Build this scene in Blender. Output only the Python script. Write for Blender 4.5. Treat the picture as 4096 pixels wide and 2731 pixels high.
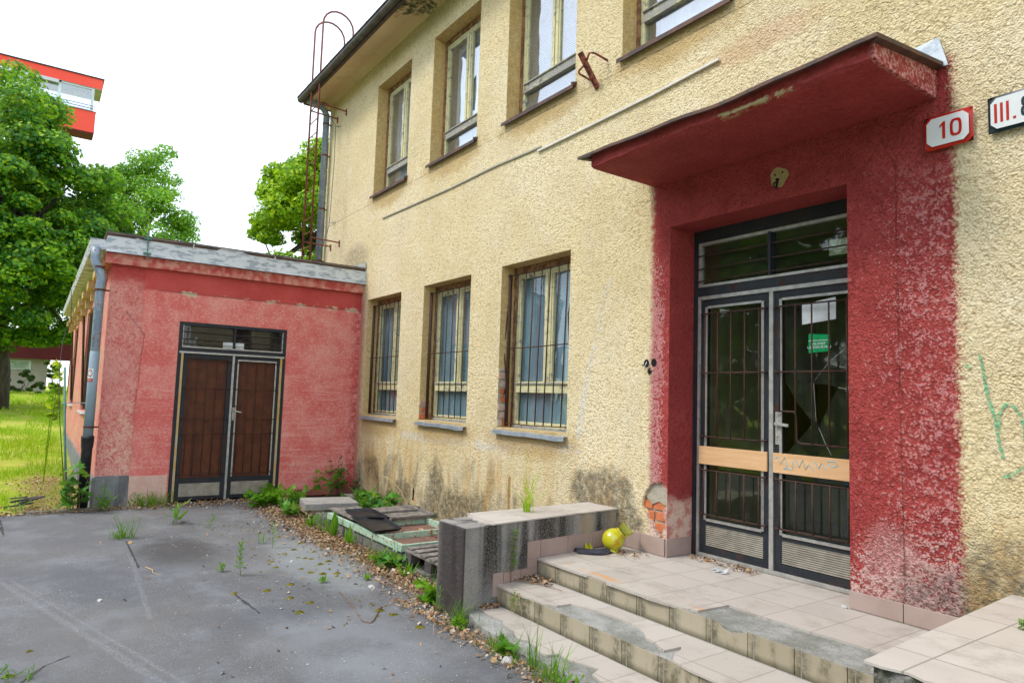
import bpy, math, random
import numpy as np
from mathutils import Vector, Matrix, noise as mnoise
from mathutils.geometry import tessellate_polygon
random.seed(7); RN = np.random.default_rng(11)
sc = bpy.context.scene
for o in list(bpy.data.objects): bpy.data.objects.remove(o)
R = math.radians
# ---------------------------------------------------------------- camera
yaw, pit, rol = 0.96032606, 0.08333771, 0.0320661
CAM = Vector((0, -4.546, 1.70))
cy, sy, cp, sp = math.cos(yaw), math.sin(yaw), math.cos(pit), math.sin(pit)
fw = Vector((-sy*cp, cy*cp, sp)); r0 = Vector((cy, sy, 0)); u0 = r0.cross(fw)
rr = math.cos(rol)*r0+math.sin(rol)*u0; uu = -math.sin(rol)*r0+math.cos(rol)*u0
cd = bpy.data.cameras.new('camera'); cam = bpy.data.objects.new('camera', cd); sc.collection.objects.link(cam)
cam.matrix_world = Matrix(((rr.x, uu.x, -fw.x, CAM.x), (rr.y, uu.y, -fw.y, CAM.y), (rr.z, uu.z, -fw.z, CAM.z), (0, 0, 0, 1)))
cd.sensor_width = 36; cd.lens = 2708.1/4096*36; cd.clip_start = .05; cd.clip_end = 1000
cd.dof.use_dof = False
sc.camera = cam
# ---------------------------------------------------------------- world / sun / exposure
SUN_EL, SUN_AZ = R(52), R(200)      # azimuth measured from +y clockwise
wd = bpy.data.worlds.new('World'); sc.world = wd; wd.use_nodes = True
wt = wd.node_tree; wt.nodes.clear()
sky = wt.nodes.new('ShaderNodeTexSky'); sky.sky_type = 'NISHITA'; sky.sun_disc = False
sky.sun_elevation = SUN_EL; sky.sun_rotation = SUN_AZ
b1 = wt.nodes.new('ShaderNodeBackground'); b1.inputs['Strength'].default_value = .07
wt.links.new(sky.outputs[0], b1.inputs[0])
# thin bright overcast laid over the clear sky
tc = wt.nodes.new('ShaderNodeTexCoord'); nz = wt.nodes.new('ShaderNodeTexNoise'); nz.inputs['Scale'].default_value = 1.6; nz.inputs['Detail'].default_value = 5
wt.links.new(tc.outputs['Generated'], nz.inputs['Vector'])
cr = wt.nodes.new('ShaderNodeValToRGB'); cr.color_ramp.elements[0].position = .3; cr.color_ramp.elements[1].position = .7
cr.color_ramp.elements[0].color = (.80, .86, .95, 1); cr.color_ramp.elements[1].color = (.93, .95, .97, 1)
wt.links.new(nz.outputs[0], cr.inputs[0])
b2 = wt.nodes.new('ShaderNodeBackground'); b2.inputs['Strength'].default_value = .80
wt.links.new(cr.outputs[0], b2.inputs[0])
ad = wt.nodes.new('ShaderNodeAddShader'); wo = wt.nodes.new('ShaderNodeOutputWorld')
wt.links.new(b1.outputs[0], ad.inputs[0]); wt.links.new(b2.outputs[0], ad.inputs[1]); wt.links.new(ad.outputs[0], wo.inputs[0])
sd = bpy.data.lights.new('sun', 'SUN'); sd.energy = 1.3; sd.angle = R(14); sd.color = (1, .95, .86)
sun = bpy.data.objects.new('sun', sd); sc.collection.objects.link(sun)
sdir = Vector((math.sin(SUN_AZ)*math.cos(SUN_EL), math.cos(SUN_AZ)*math.cos(SUN_EL), math.sin(SUN_EL)))
sun.rotation_euler = (-sdir).to_track_quat('-Z', 'Y').to_euler()
vs = sc.view_settings; vs.view_transform = 'Standard'; vs.look = 'None'; vs.exposure = .92; vs.gamma = 1; vs.use_curve_mapping = False

# ================================================================ node helpers
class N:
    def __init__(s, name, disp=False):
        s.m = bpy.data.materials.new(name); s.m.use_nodes = True; s.t = s.m.node_tree; s.t.nodes.clear()
        s.out = s.t.nodes.new('ShaderNodeOutputMaterial')
        g = s.t.nodes.new('ShaderNodeNewGeometry'); s.pos = g.outputs['Position']; s.geo = g
        q = s.t.nodes.new('ShaderNodeSeparateXYZ'); s.t.links.new(s.pos, q.inputs[0]); s.x, s.y, s.z = q.outputs
    def set(s, sock, v):
        if v is None: return
        if hasattr(v, 'is_linked'): s.t.links.new(v, sock)
        else:
            if hasattr(sock.default_value, '__len__') and not hasattr(v, '__len__'): v = [v]*len(sock.default_value)
            if hasattr(v, '__len__') and len(v) == 3 and len(sock.default_value) == 4: v = (*v, 1)
            sock.default_value = v
    def nd(s, typ, ins=None, **at):
        n = s.t.nodes.new('ShaderNode'+typ)
        for k, v in at.items(): setattr(n, k, v)
        for k, v in (ins or {}).items(): s.set(n.inputs[k], v)
        return n
    def ma(s, op, a, b=0.0, c=None, clamp=False):
        n = s.nd('Math', operation=op, use_clamp=clamp); s.set(n.inputs[0], a); s.set(n.inputs[1], b)
        if c is not None: s.set(n.inputs[2], c)
        return n.outputs[0]
    def add(s, *a):
        r = a[0]
        for b in a[1:]: r = s.ma('ADD', r, b)
        return r
    def mul(s, *a):
        r = a[0]
        for b in a[1:]: r = s.ma('MULTIPLY', r, b)
        return r
    def sub(s, a, b): return s.ma('SUBTRACT', a, b)
    def mx(s, *a):
        r = a[0]
        for b in a[1:]: r = s.ma('MAXIMUM', r, b)
        return r
    def inv(s, a): return s.ma('SUBTRACT', 1.0, a, clamp=True)
    def ss(s, v, a, b):       # smooth step; a may be > b for falling
        n = s.nd('MapRange', interpolation_type='SMOOTHSTEP'); s.set(n.inputs[0], v)
        if a <= b: n.inputs[1].default_value = a; n.inputs[2].default_value = b
        else:
            n.inputs[1].default_value = b; n.inputs[2].default_value = a; n.inputs[3].default_value = 1; n.inputs[4].default_value = 0
        return n.outputs[0]
    def mix(s, f, a, b, mode='MIX'):
        n = s.nd('MixRGB', blend_type=mode); s.set(n.inputs[0], f); s.set(n.inputs[1], a); s.set(n.inputs[2], b); return n.outputs[0]
    def noise(s, scale, detail=3, rough=.55, vec=None, dist=0, sc3=None, off=None):
        v = vec if vec is not None else s.pos
        if sc3 or off:
            mp = s.nd('Mapping'); s.set(mp.inputs[0], v)
            if sc3: mp.inputs['Scale'].default_value = sc3
            if off: mp.inputs['Location'].default_value = off
            v = mp.outputs[0]
        n = s.nd('TexNoise', {'Scale': scale, 'Detail': detail, 'Roughness': rough, 'Distortion': dist}); s.set(n.inputs['Vector'], v)
        return n.outputs[0]
    def vor(s, scale, feature='F1', vec=None, rnd=1, out=0, smooth=None):
        n = s.nd('TexVoronoi', {'Scale': scale, 'Randomness': rnd}, feature=feature); s.set(n.inputs['Vector'], vec if vec is not None else s.pos)
        if smooth is not None: n.inputs['Smoothness'].default_value = smooth
        return n.outputs[out]
    def ell(s, u, v, cu, cv, ru, rv, amp=.5, nz=None, soft=.5):
        a = s.ma('POWER', s.ma('ABSOLUTE', s.mul(s.sub(u, cu), 1/ru)), 2.0); b = s.ma('POWER', s.ma('ABSOLUTE', s.mul(s.sub(v, cv), 1/rv)), 2.0)
        d = s.add(a, b)
        if nz is not None: d = s.add(d, s.mul(s.sub(nz, .5), amp*4))
        return s.ss(d, 1+soft, 1-soft)
    def seg(s, u, v, p, q, w, nz=None, amp=0):
        L = math.hypot(q[0]-p[0], q[1]-p[1]); ux, uy = (q[0]-p[0])/L, (q[1]-p[1])/L
        du, dv = s.sub(u, p[0]), s.sub(v, p[1])
        t = s.ma('MINIMUM', s.ma('MAXIMUM', s.add(s.mul(du, ux), s.mul(dv, uy)), 0.0), L)
        eu, ev = s.sub(du, s.mul(t, ux)), s.sub(dv, s.mul(t, uy))
        d = s.ma('SQRT', s.add(s.mul(eu, eu), s.mul(ev, ev)))
        if nz is not None: d = s.add(d, s.mul(s.sub(nz, .5), amp))
        return s.ss(d, w, w*.4)
    def bump(s, h, dist, strength=1, norm=None):
        n = s.nd('Bump', {'Strength': strength, 'Distance': dist}); s.set(n.inputs['Height'], h)
        if norm is not None: s.set(n.inputs['Normal'], norm)
        return n.outputs[0]
    def fin(s, col, rough=.9, bump=None, metal=0, spec=.3, **kw):
        p = s.nd('BsdfPrincipled', {'Roughness': rough, 'Metallic': metal, 'Specular IOR Level': spec}); s.set(p.inputs['Base Color'], col)
        for k, v in kw.items(): s.set(p.inputs[k.replace('_', ' ')], v)
        if bump is not None: s.set(p.inputs['Normal'], bump)
        s.t.links.new(p.outputs[0], s.out.inputs[0]); s.p = p
        return s.m
def simple(name, c1, c2=None, scale=12, rough=.8, metal=0, bumps=0.002, spec=.3, detail=4, bscale=None, sc3=None):
    n = N(name); f = n.noise(scale, detail, .6, sc3=sc3)
    col = n.mix(n.ss(f, .35, .65), c1, c2 or tuple(x*.75 for x in c1))
    return n.fin(col, rough, n.bump(n.noise(bscale or scale*4, 4, .6, sc3=sc3), bumps) if bumps else None, metal, spec)

def roughcast(n, s1=62, flow=True):
    """height of thrown render; 0..1"""
    wv = n.nd('VectorMath', operation='MULTIPLY_ADD'); nn = n.nd('TexNoise', {'Scale': 6.0, 'Detail': 3.0}); n.t.links.new(n.pos, nn.inputs['Vector']); n.t.links.new(nn.outputs[1], wv.inputs[0]); wv.inputs[1].default_value = (.05, .05, .05); n.t.links.new(n.pos, wv.inputs[2])
    v1 = n.vor(s1, 'SMOOTH_F1', vec=wv.outputs[0], smooth=.35); v2 = n.vor(s1*.62, 'SMOOTH_F1', vec=wv.outputs[0], smooth=.5)
    mxr = n.nd('MixRGB'); n.set(mxr.inputs[0], n.ss(n.noise(1.7, 3, .6), .42, .6)); n.set(mxr.inputs[1], v1); n.set(mxr.inputs[2], v2); v = mxr.outputs[0]
    f = n.noise(s1*.75, 5, .62, dist=.6)
    g = n.noise(s1*.25, 3, .5)
    return n.add(n.mul(n.inv(v), .45), n.mul(f, .65), n.mul(g, .5))      # ~0.5..1.3

def facade_mat():
    n = N('yellow_roughcast'); x, z = n.x, n.z
    h = roughcast(n, 74)
    fac = n.ss(h, .60, .86)
    big = n.noise(.55, 4, .6); med = n.noise(3.2, 5, .65)
    col = n.mix(n.ss(big, .35, .7), (.74, .61, .355), (.79, .685, .46))
    col = n.mix(n.mul(n.ss(med, .45, .75), .45), col, (.84, .76, .58))
    # warm damp streaks
    st = n.noise(1, 4, .6, sc3=(5.5, 1, .9))
    low = n.ss(z, 1.45, .5)
    col = n.mix(n.mul(n.ss(st, .44, .66), low, .85), col, (.66, .41, .15))
    # white filler bands and paint runs
    pn = n.noise(9, 4, .7); pn2 = n.noise(22, 4, .7)
    band = n.mx(n.seg(x, z, (-5.04, 2.3), (-5.17, 1.86), .045, pn, .16), n.seg(x, z, (-5.18, 1.8), (-5.27, 1.34), .06, pn, .16),
                n.seg(x, z, (-5.3, 1.22), (-7.2, 1.10), .07, pn, .2), n.seg(x, z, (-7.5, 1.12), (-9.3, 1.1), .07, pn, .22), n.seg(x, z, (-9.6, 1.05), (-9.7, .5), .045, pn, .14),
                n.seg(x, z, (-4.85, 2.9), (-5.02, 2.4), .03, pn, .16))
    col = n.mix(n.mul(band, n.ss(pn2, .35, .6), .8), col, (.66, .67, .64))
    # grey algae / soot
    stn = n.noise(1, 5, .62, sc3=(2.3, 1, 1.3), off=(3.1, 0, .4), dist=.5)
    dn = n.noise(5, 5, .7)
    low2 = n.ss(n.add(z, n.mul(n.sub(stn, .5), -2.4)), .80, .16)
    dirt = n.mul(low2, n.ss(x, -4.2, -5.2), n.ss(n.noise(1.2, 3, .5), .30, .50))
    dirt = n.mx(dirt, n.seg(x, z, (-5.15, .80), (-4.72, .84), .30, dn, .35), n.seg(x, z, (-4.75, .82), (-4.48, .55), .22, dn, .3), n.ell(x, z, -9.2, .3, .32, .16, .5, dn, .6),
                n.ell(x, z, -8.2, .40, .22, .42, .6, dn, .6), n.ell(x, z, -7.5, .25, .7, .26, .6, dn, .6), n.ell(x, z, -1.40, .52, .62, .46, .5, dn, .9), n.ell(x, z, -1.75, .38, .35, .28, .4, dn, .7),
                n.mul(n.ell(x, z, -11.5, 4.05, .55, .30, .4, dn, .8), .6), n.mul(n.ell(x, z, -6.85, .55, .10, .4, .5, dn, .7), .5), n.mul(n.ell(x, z, -8.0, 7.5, 3.2, .25, .6, dn, .8), .35))
    col = n.mix(n.mul(dirt, n.add(.35, n.mul(n.ss(n.noise(14, 5, .7), .3, .6), .65)), .86), col, (.085, .083, .07))
    col = n.mix(n.mul(n.seg(x, z, (-6.46, .78), (-6.46, .35), .035, pn, .05), .8), col, (.36, .17, .03))
    # ochre-rust run below the sills and pink over-spray at the annex
    sil = n.mx(*[n.mul(n.ell(x, z, cx, cz, .75, .20, .7, dn, .8), .7) for cx, cz in ((-6.1, 1.24), (-8.1, 1.24), (-10.2, 1.22), (-6.1, 5.0), (-8.1, 5.0), (-10.2, 5.0), (-4.1, 5.0))])
    col = n.mix(sil, col, (.50, .33, .13))
    pk = n.mul(n.ss(n.add(x, n.mul(n.sub(pn, .5), .25)), -10.83, -11.05), n.ss(z, 3.5, 3.2))
    col = n.mix(n.mul(pk, .8), col, (.50, .19, .17))
    rs = n.ell(x, z, -3.2, 4.62, .5, .12, .7, dn, .8)
    col = n.mix(n.mul(rs, .35), col, (.55, .25, .16))
    # red paint round the entrance, worn pale on the crests
    en = n.add(n.mul(n.sub(n.noise(14, 4, .65), .5), .13), n.mul(n.sub(h, .85), .10))
    xe = n.add(x, en)
    red = n.mul(n.ss(xe, -4.34, -4.26), n.ss(xe, -1.76, -1.83), n.ss(z, 4.0, 3.86))
    rc = n.mix(n.ss(n.noise(4, 4, .6), .35, .7), (.40, .066, .060), (.31, .047, .045))
    wear = n.add(n.mul(n.mx(n.mul(n.ss(x, -4.06, -4.22), n.ss(z, 3.5, 2.3), 1.25), n.mul(n.ss(x, -2.7, -1.85), .75)), .17), n.mul(n.ss(n.add(z, n.mul(n.sub(med, .5), 1.2)), 1.05, .35), .15), n.mul(n.ss(med, .4, .75), .07))
    wm = n.ss(n.add(n.mul(h, .42), n.mul(n.noise(26, 3, .55, dist=1.2), .50), n.mul(n.noise(60, 3, .7), .12), wear), .77, .87)
    wcov = n.mul(wm, n.ss(z, 3.5, 2.9))
    rc = n.mix(n.mul(wcov, .85), rc, n.mix(n.ss(z, 1.3, .5), (.55, .25, .24), (.62, .45, .40)))
    rc = n.mix(n.mul(n.ell(x, z, -2.2, .72, .16, .22, .8, dn, .9), .5), rc, (.60, .36, .33))
    rc = n.mix(n.mul(n.ss(n.add(z, n.mul(n.sub(dn, .5), .25)), 1.02, .90), n.ss(x, -3.9, -4.0), .92), rc, n.mix(n.ss(dn, .45, .6), (.68, .53, .42), (.60, .33, .27)))
    hc = n.mul(n.ss(n.noise(1.3, 5, .7, off=(2, 5, 1)), .50, .505), n.ss(n.noise(1.3, 5, .7, off=(2, 5, 1)), .512, .507))
    col = n.mix(n.mul(hc, n.ss(n.noise(.8, 2), .5, .6), .5), col, (.35, .25, .13))
    rc = n.mix(n.mul(n.ell(x, z, -1.85, .55, .3, .2, .4, dn, .8), n.ss(n.noise(26, 4, .7), .3, .65), .8), rc, (.11, .075, .07))
    # crack between the two coats of the right hand pier
    ck = n.mul(n.seg(x, z, (-2.145, 3.3), (-2.12, .45), .006, n.noise(11, 4, .6), .02), n.ss(n.noise(2.5, 3), .35, .5))
    col = n.mix(red, col, rc)
    ck2 = n.seg(n.x, z, (-13.2, 4.98), (-3.1, 4.98), .006, n.noise(6, 4, .6), .03)
    col = n.mix(n.mul(n.mx(n.mul(ck, .45), ck2), .6), col, (.05, .025, .02))
    # pits of the render coloured darker than its crests
    pit = n.mix(red, n.mix(.50, col, (.34, .22, .08)), n.mix(.4, col, (.10, .014, .012)))
    col = n.mix(fac, pit, col)
    near = n.ss(x, -8, -2)
    lump = n.mul(n.noise(26, 3, .55, dist=1.2), n.ss(x, -4.6, -2.2), 1.3)
    hh = n.add(n.mul(h, 1), lump, n.mul(n.noise(150, 2, .5), .12), n.mul(ck, -.6))
    return n.fin(col, .93, n.bump(hh, .022, 1), spec=.15)

def red_paint():
    n = N('red_paint_render'); h = roughcast(n, 48)
    col = n.mix(n.ss(n.noise(3, 4, .6), .35, .7), (.35, .055, .050), (.28, .041, .038))
    col = n.mix(n.mul(n.ss(h, .9, .65), .55), col, (.20, .022, .022))
    fl = n.mul(n.seg(n.x, n.z, (-3.0, 3.70), (-2.4, 3.705), .018, n.noise(8, 4, .7), .06), n.ss(n.noise(7, 4, .7), .42, .48), n.ss(n.y, -.70, -.76))
    col = n.mix(fl, col, (.45, .38, .2))
    lowp = n.mul(n.ss(n.add(n.z, n.mul(n.sub(n.noise(6, 5, .7), .5), .3)), .92, .80), n.ss(n.x, -4.0, -4.05), n.ss(n.y, .36, .30)); col = n.mix(n.mul(lowp, .9), col, n.mix(n.ss(n.noise(9, 4, .7), .42, .58), (.66, .50, .40), (.52, .22, .18)))
    # paler speckle on the right cheek
    ch = n.mul(n.ss(n.x, -1.92, -1.885), n.ss(n.add(n.noise(45, 4, .65), n.mul(n.sub(h, .85), .4), n.mul(n.noise(7, 3), .2)), .52, .72))
    col = n.mix(n.mul(ch, .8), col, (.60, .34, .32))
    sk = n.ss(n.noise(60, 2, .5), .70, .74)
    col = n.mix(n.mul(sk, .5), col, (.5, .25, .2))
    return n.fin(col, .8, n.bump(h, .012, 1), spec=.25)

def ochre_smooth():
    n = N('ochre_reveal_render'); h = roughcast(n, 80)
    col = n.mix(n.ss(n.noise(2.5, 4, .6), .35, .7), (.66, .47, .20), (.70, .53, .27))
    col = n.mix(n.mul(n.ss(h, .95, .65), .5), col, (.3, .19, .08))
    return n.fin(col, .9, n.bump(h, .008, 1), spec=.2)

def soffit_mat():
    n = N('cream_soffit_render'); h = roughcast(n, 90)
    col = n.mix(n.ss(n.noise(.9, 4, .6), .35, .7), (.68, .51, .31), (.74, .60, .38))
    gs = n.mul(n.ell(n.x, n.y, -8.8, -.3, .5, .3, .7, n.noise(6, 5, .7), .5), n.ss(n.noise(9, 4, .7), .35, .6))
    col = n.mix(gs, col, (.05, .075, .03))
    col = n.mix(n.mul(n.ss(n.noise(1.4, 5, .7), .55, .75), .5), col, (.40, .29, .15))
    return n.fin(col, .9, n.bump(h, .006, 1), spec=.2)

def pink_mat():
    n = N('faded_red_render'); y, z = n.y, n.z
    h = roughcast(n, 70)
    rough_zone = n.mx(n.ss(n.add(y, n.mul(n.sub(n.noise(7, 3), .5), .14)), -3.33, -3.37), n.ss(n.x, -11.2, -11.4))
    hs = n.noise(30, 5, .7, sc3=(1, .5, 1.6)); smooth = n.add(n.mul(hs, .5), n.mul(n.noise(5, 3), .6))
    med = n.noise(2.2, 5, .65)
    col = n.mix(n.ss(med, .35, .68), (.65, .135, .12), (.73, .245, .21))
    hz = n.ss(n.noise(1, 5, .7, sc3=(2, 1.3, 22)), .50, .68)
    col = n.mix(n.mul(hz, n.ss(z, 2.4, 1.6), .55), col, (.78, .42, .36))
    sp = n.ss(n.add(n.noise(34, 4, .65, sc3=(1, 1, 1.5)), n.mul(med, .25)), .62, .74)
    col = n.mix(n.mul(sp, .6), col, (.74, .40, .34))
    # coarse throw at the corner: crests pale, hollows red
    wm = n.ss(n.add(h, n.mul(med, .5)), .80, 1.16)
    cc = n.mix(wm, (.60, .12, .11), (.79, .40, .34))
    cc = n.mix(n.mul(n.ell(y, z, -3.42, .85, .3, .55, .5, n.noise(4, 5, .7), .8), n.ss(h, .7, 1.0)), cc, (.80, .58, .42))
    cc = n.mix(n.mul(n.ss(n.x, -11.3, -11.6), n.ss(n.noise(3, 5, .7), .5, .6), .8), cc, (.60, .46, .26))
    col = n.mix(n.mul(rough_zone, .75), col, cc)
    # deep red band under the cornice
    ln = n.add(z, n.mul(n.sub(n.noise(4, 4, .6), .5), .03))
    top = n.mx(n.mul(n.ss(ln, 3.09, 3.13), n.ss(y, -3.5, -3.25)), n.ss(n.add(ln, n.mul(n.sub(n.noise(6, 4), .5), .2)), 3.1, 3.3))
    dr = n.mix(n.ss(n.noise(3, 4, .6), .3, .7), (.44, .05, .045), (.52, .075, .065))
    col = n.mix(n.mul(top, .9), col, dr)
    col = n.mix(n.mul(n.ss(y, -.22, -.02), n.ss(n.noise(14, 4, .6), .35, .6), .8), col, (.40, .05, .05))
    chip = n.mul(n.seg(y, z, (-3.1, 3.10), (-.05, 3.12), .045, n.noise(13, 4, .7), .14), n.ss(n.noise(3.5, 2), .5, .58))
    col = n.mix(chip, col, (.55, .46, .33))
    crk = n.mul(n.seg(y, z, (-3.15, 3.11), (-.02, 3.11), .012, n.noise(8, 4, .6), .03), .9)
    crk = n.mx(crk, n.seg(y, z, (-3.55, 2.75), (-3.3, 2.45), .012, n.noise(9, 4, .6), .04), n.seg(y, z, (-3.3, 2.45), (-3.36, 1.2), .005, n.noise(9, 4, .6), .06))
    col = n.mix(n.mul(crk, .4), col, (.22, .06, .05))
    fl = n.ss(n.noise(1.5, 5, .75, off=(4, 2, 7)), .60, .64)
    col = n.mix(n.mul(fl, n.ss(z, .9, .2), .7), col, (.70, .52, .42))
    col = n.mix(n.mul(n.ss(z, .14, .0), .6), col, (.25, .17, .13))
    mxn = n.nd('MixRGB'); n.set(mxn.inputs[0], rough_zone); n.set(mxn.inputs[1], n.mul(smooth, .55)); n.set(mxn.inputs[2], n.mul(h, 1.25))
    hh = n.add(mxn.outputs[0], n.mul(crk, -.6))
    return n.fin(col, .88, n.bump(hh, .017, 1), spec=.2)

def concrete(name, c1=(.30, .29, .27), c2=(.20, .20, .19), dark=(.05, .047, .045), dk=.5, bs=.006, streak=True):
    n = N(name)
    f = n.noise(4, 6, .7); g = n.noise(60, 4, .7)
    col = n.mix(n.ss(f, .35, .65), c1, c2)
    if streak:
        s_ = n.noise(1, 5, .65, sc3=(5, 5, .5))
        col = n.mix(n.mul(n.ss(s_, .48, .62), dk*1.5), col, dark)
    col = n.mix(n.mul(n.ss(g, .55, .7), .35), col, (.5, .49, .45))
    col = n.mix(n.mul(n.ss(g, .45, .3), .5), col, dark)
    return n.fin(col, .92, n.bump(n.add(n.noise(35, 6, .7), n.mul(n.noise(130, 3), .4)), bs*2.2, 1), spec=.2)

def parapet_mat():
    n = N('stained_terrazzo_render'); z = n.z; y = n.y
    g = n.noise(85, 4, .75); s_ = n.noise(1, 3, .55, sc3=(5.0, 5.0, .45), dist=.7)
    base = n.mix(n.ss(n.noise(6, 4), .3, .7), (.24, .235, .23), (.33, .31, .28))
    base = n.mix(n.mul(n.ss(g, .5, .68), .6), base, (.42, .40, .37)); base = n.mix(n.mul(n.ss(g, .46, .3), .6), base, (.07, .066, .06))
    dk = n.mul(n.ss(s_, .42, .64), n.ss(n.add(z, n.mul(s_, -.5)), -.35, .15))
    base = n.mix(n.mul(dk, n.ss(g, .85, .4), 1.0), base, (.028, .027, .022))
    tan = n.mul(n.ell(y, z, -.42, .6, .09, .10, .3, s_, .6), .7); tan = n.mx(tan, n.mul(n.ss(y, -.2, -.06), .6))
    base = n.mix(tan, base, (.40, .32, .22))
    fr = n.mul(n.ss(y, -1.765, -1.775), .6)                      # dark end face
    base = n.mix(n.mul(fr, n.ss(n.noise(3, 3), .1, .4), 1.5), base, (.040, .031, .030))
    base = n.mix(n.mul(n.ss(z, .1, .0), .6), base, (.10, .11, .05))
    base = n.mix(n.mul(n.ss(n.x, -2.0, -1.9), n.ss(n.noise(8, 5, .7), .38, .52), .85), base, (.05, .06, .025))
    return n.fin(base, .95, n.bump(n.add(n.noise(38, 5, .7), n.mul(n.noise(7, 3), 1.5)), .014, 1), spec=.2)

def tile_mat(name, c1, c2, px, py, ox, oy, grout=(.28, .25, .21), gw=.005, grime=0, rough=.55, riser=False):
    n = N(name); u, v = n.x, (n.z if riser else n.y)
    def line(c, p, o):
        m = n.ma('PINGPONG', n.add(c, -o), p/2.0)
        return m
    nz_ = n.mul(n.sub(n.noise(30, 3), .5), .002)
    lu = n.ss(n.add(line(u, px, ox), nz_), gw, gw*.5)
    g = lu if riser else n.mx(lu, n.ss(n.add(line(v, py, oy), nz_), gw, gw*.5))
    f = n.noise(2.2, 4, .6); cell = n.nd('TexWhiteNoise', noise_dimensions='2D')
    cx = n.ma('FLOOR', n.mul(n.add(u, -ox), 1/px)); cyy = n.ma('FLOOR', n.mul(n.add(v, -oy), 1/py)) if not riser else 0.0
    cb = n.nd('CombineXYZ'); n.set(cb.inputs[0], cx); n.set(cb.inputs[1], cyy); n.t.links.new(cb.outputs[0], cell.inputs[0])
    col = n.mix(cell.outputs[0], c1, c2); col = n.mix(n.mul(n.ss(f, .5, .75), .4), col, tuple(x*.8 for x in c1))
    col = n.mix(n.mul(n.ss(n.noise(140, 2), .6, .7), .25), col, (.30, .24, .18))
    if grime:
        if riser:
            m = n.ma('PINGPONG', n.add(u, -ox), px/2.0)
            d = n.add(m, n.mul(n.sub(n.noise(18, 4, .7), .5), .09), n.mul(n.sub(n.noise(3, 3), .5), .12))
            gr = n.mx(n.ss(d, .075, -.01), n.ss(n.add(n.noise(1, 5, .7, sc3=(6, 6, 2)), n.mul(n.ss(x_(n, 'z'), .45, .0), .15)), .54, .74))
            col = n.mix(n.mul(gr, n.ss(n.noise(40, 4, .7), .25, .6), .88), col, (.075, .07, .035))
            bot = n.ma('FLOORED_MODULO', n.add(n.z, .07), .15)
            col = n.mix(n.mul(n.ss(bot, .05, .0), .8), col, (.08, .075, .045))
        else:
            col = n.mix(n.mul(n.ss(n.noise(3.5, 6, .75), .48, .68), .5), col, (.27, .235, .19))
            rs = n.mul(n.seg(n.x, n.y, (-4.3, -.93), (-2.95, -.93), .05, n.noise(5, 4, .7), .1), n.ss(n.noise(2.2, 3), .48, .62), n.ss(n.z, .3, .37))
            col = n.mix(n.mul(rs, .7), col, (.55, .27, .08))
    col = n.mix(g, col, grout)
    return n.fin(col, n.add(rough, n.mul(f, .2)), n.bump(n.add(n.mul(g, -1), n.mul(n.noise(60, 3), .12)), .004, 1), spec=.35)
def x_(n, a): return getattr(n, a)

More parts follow.
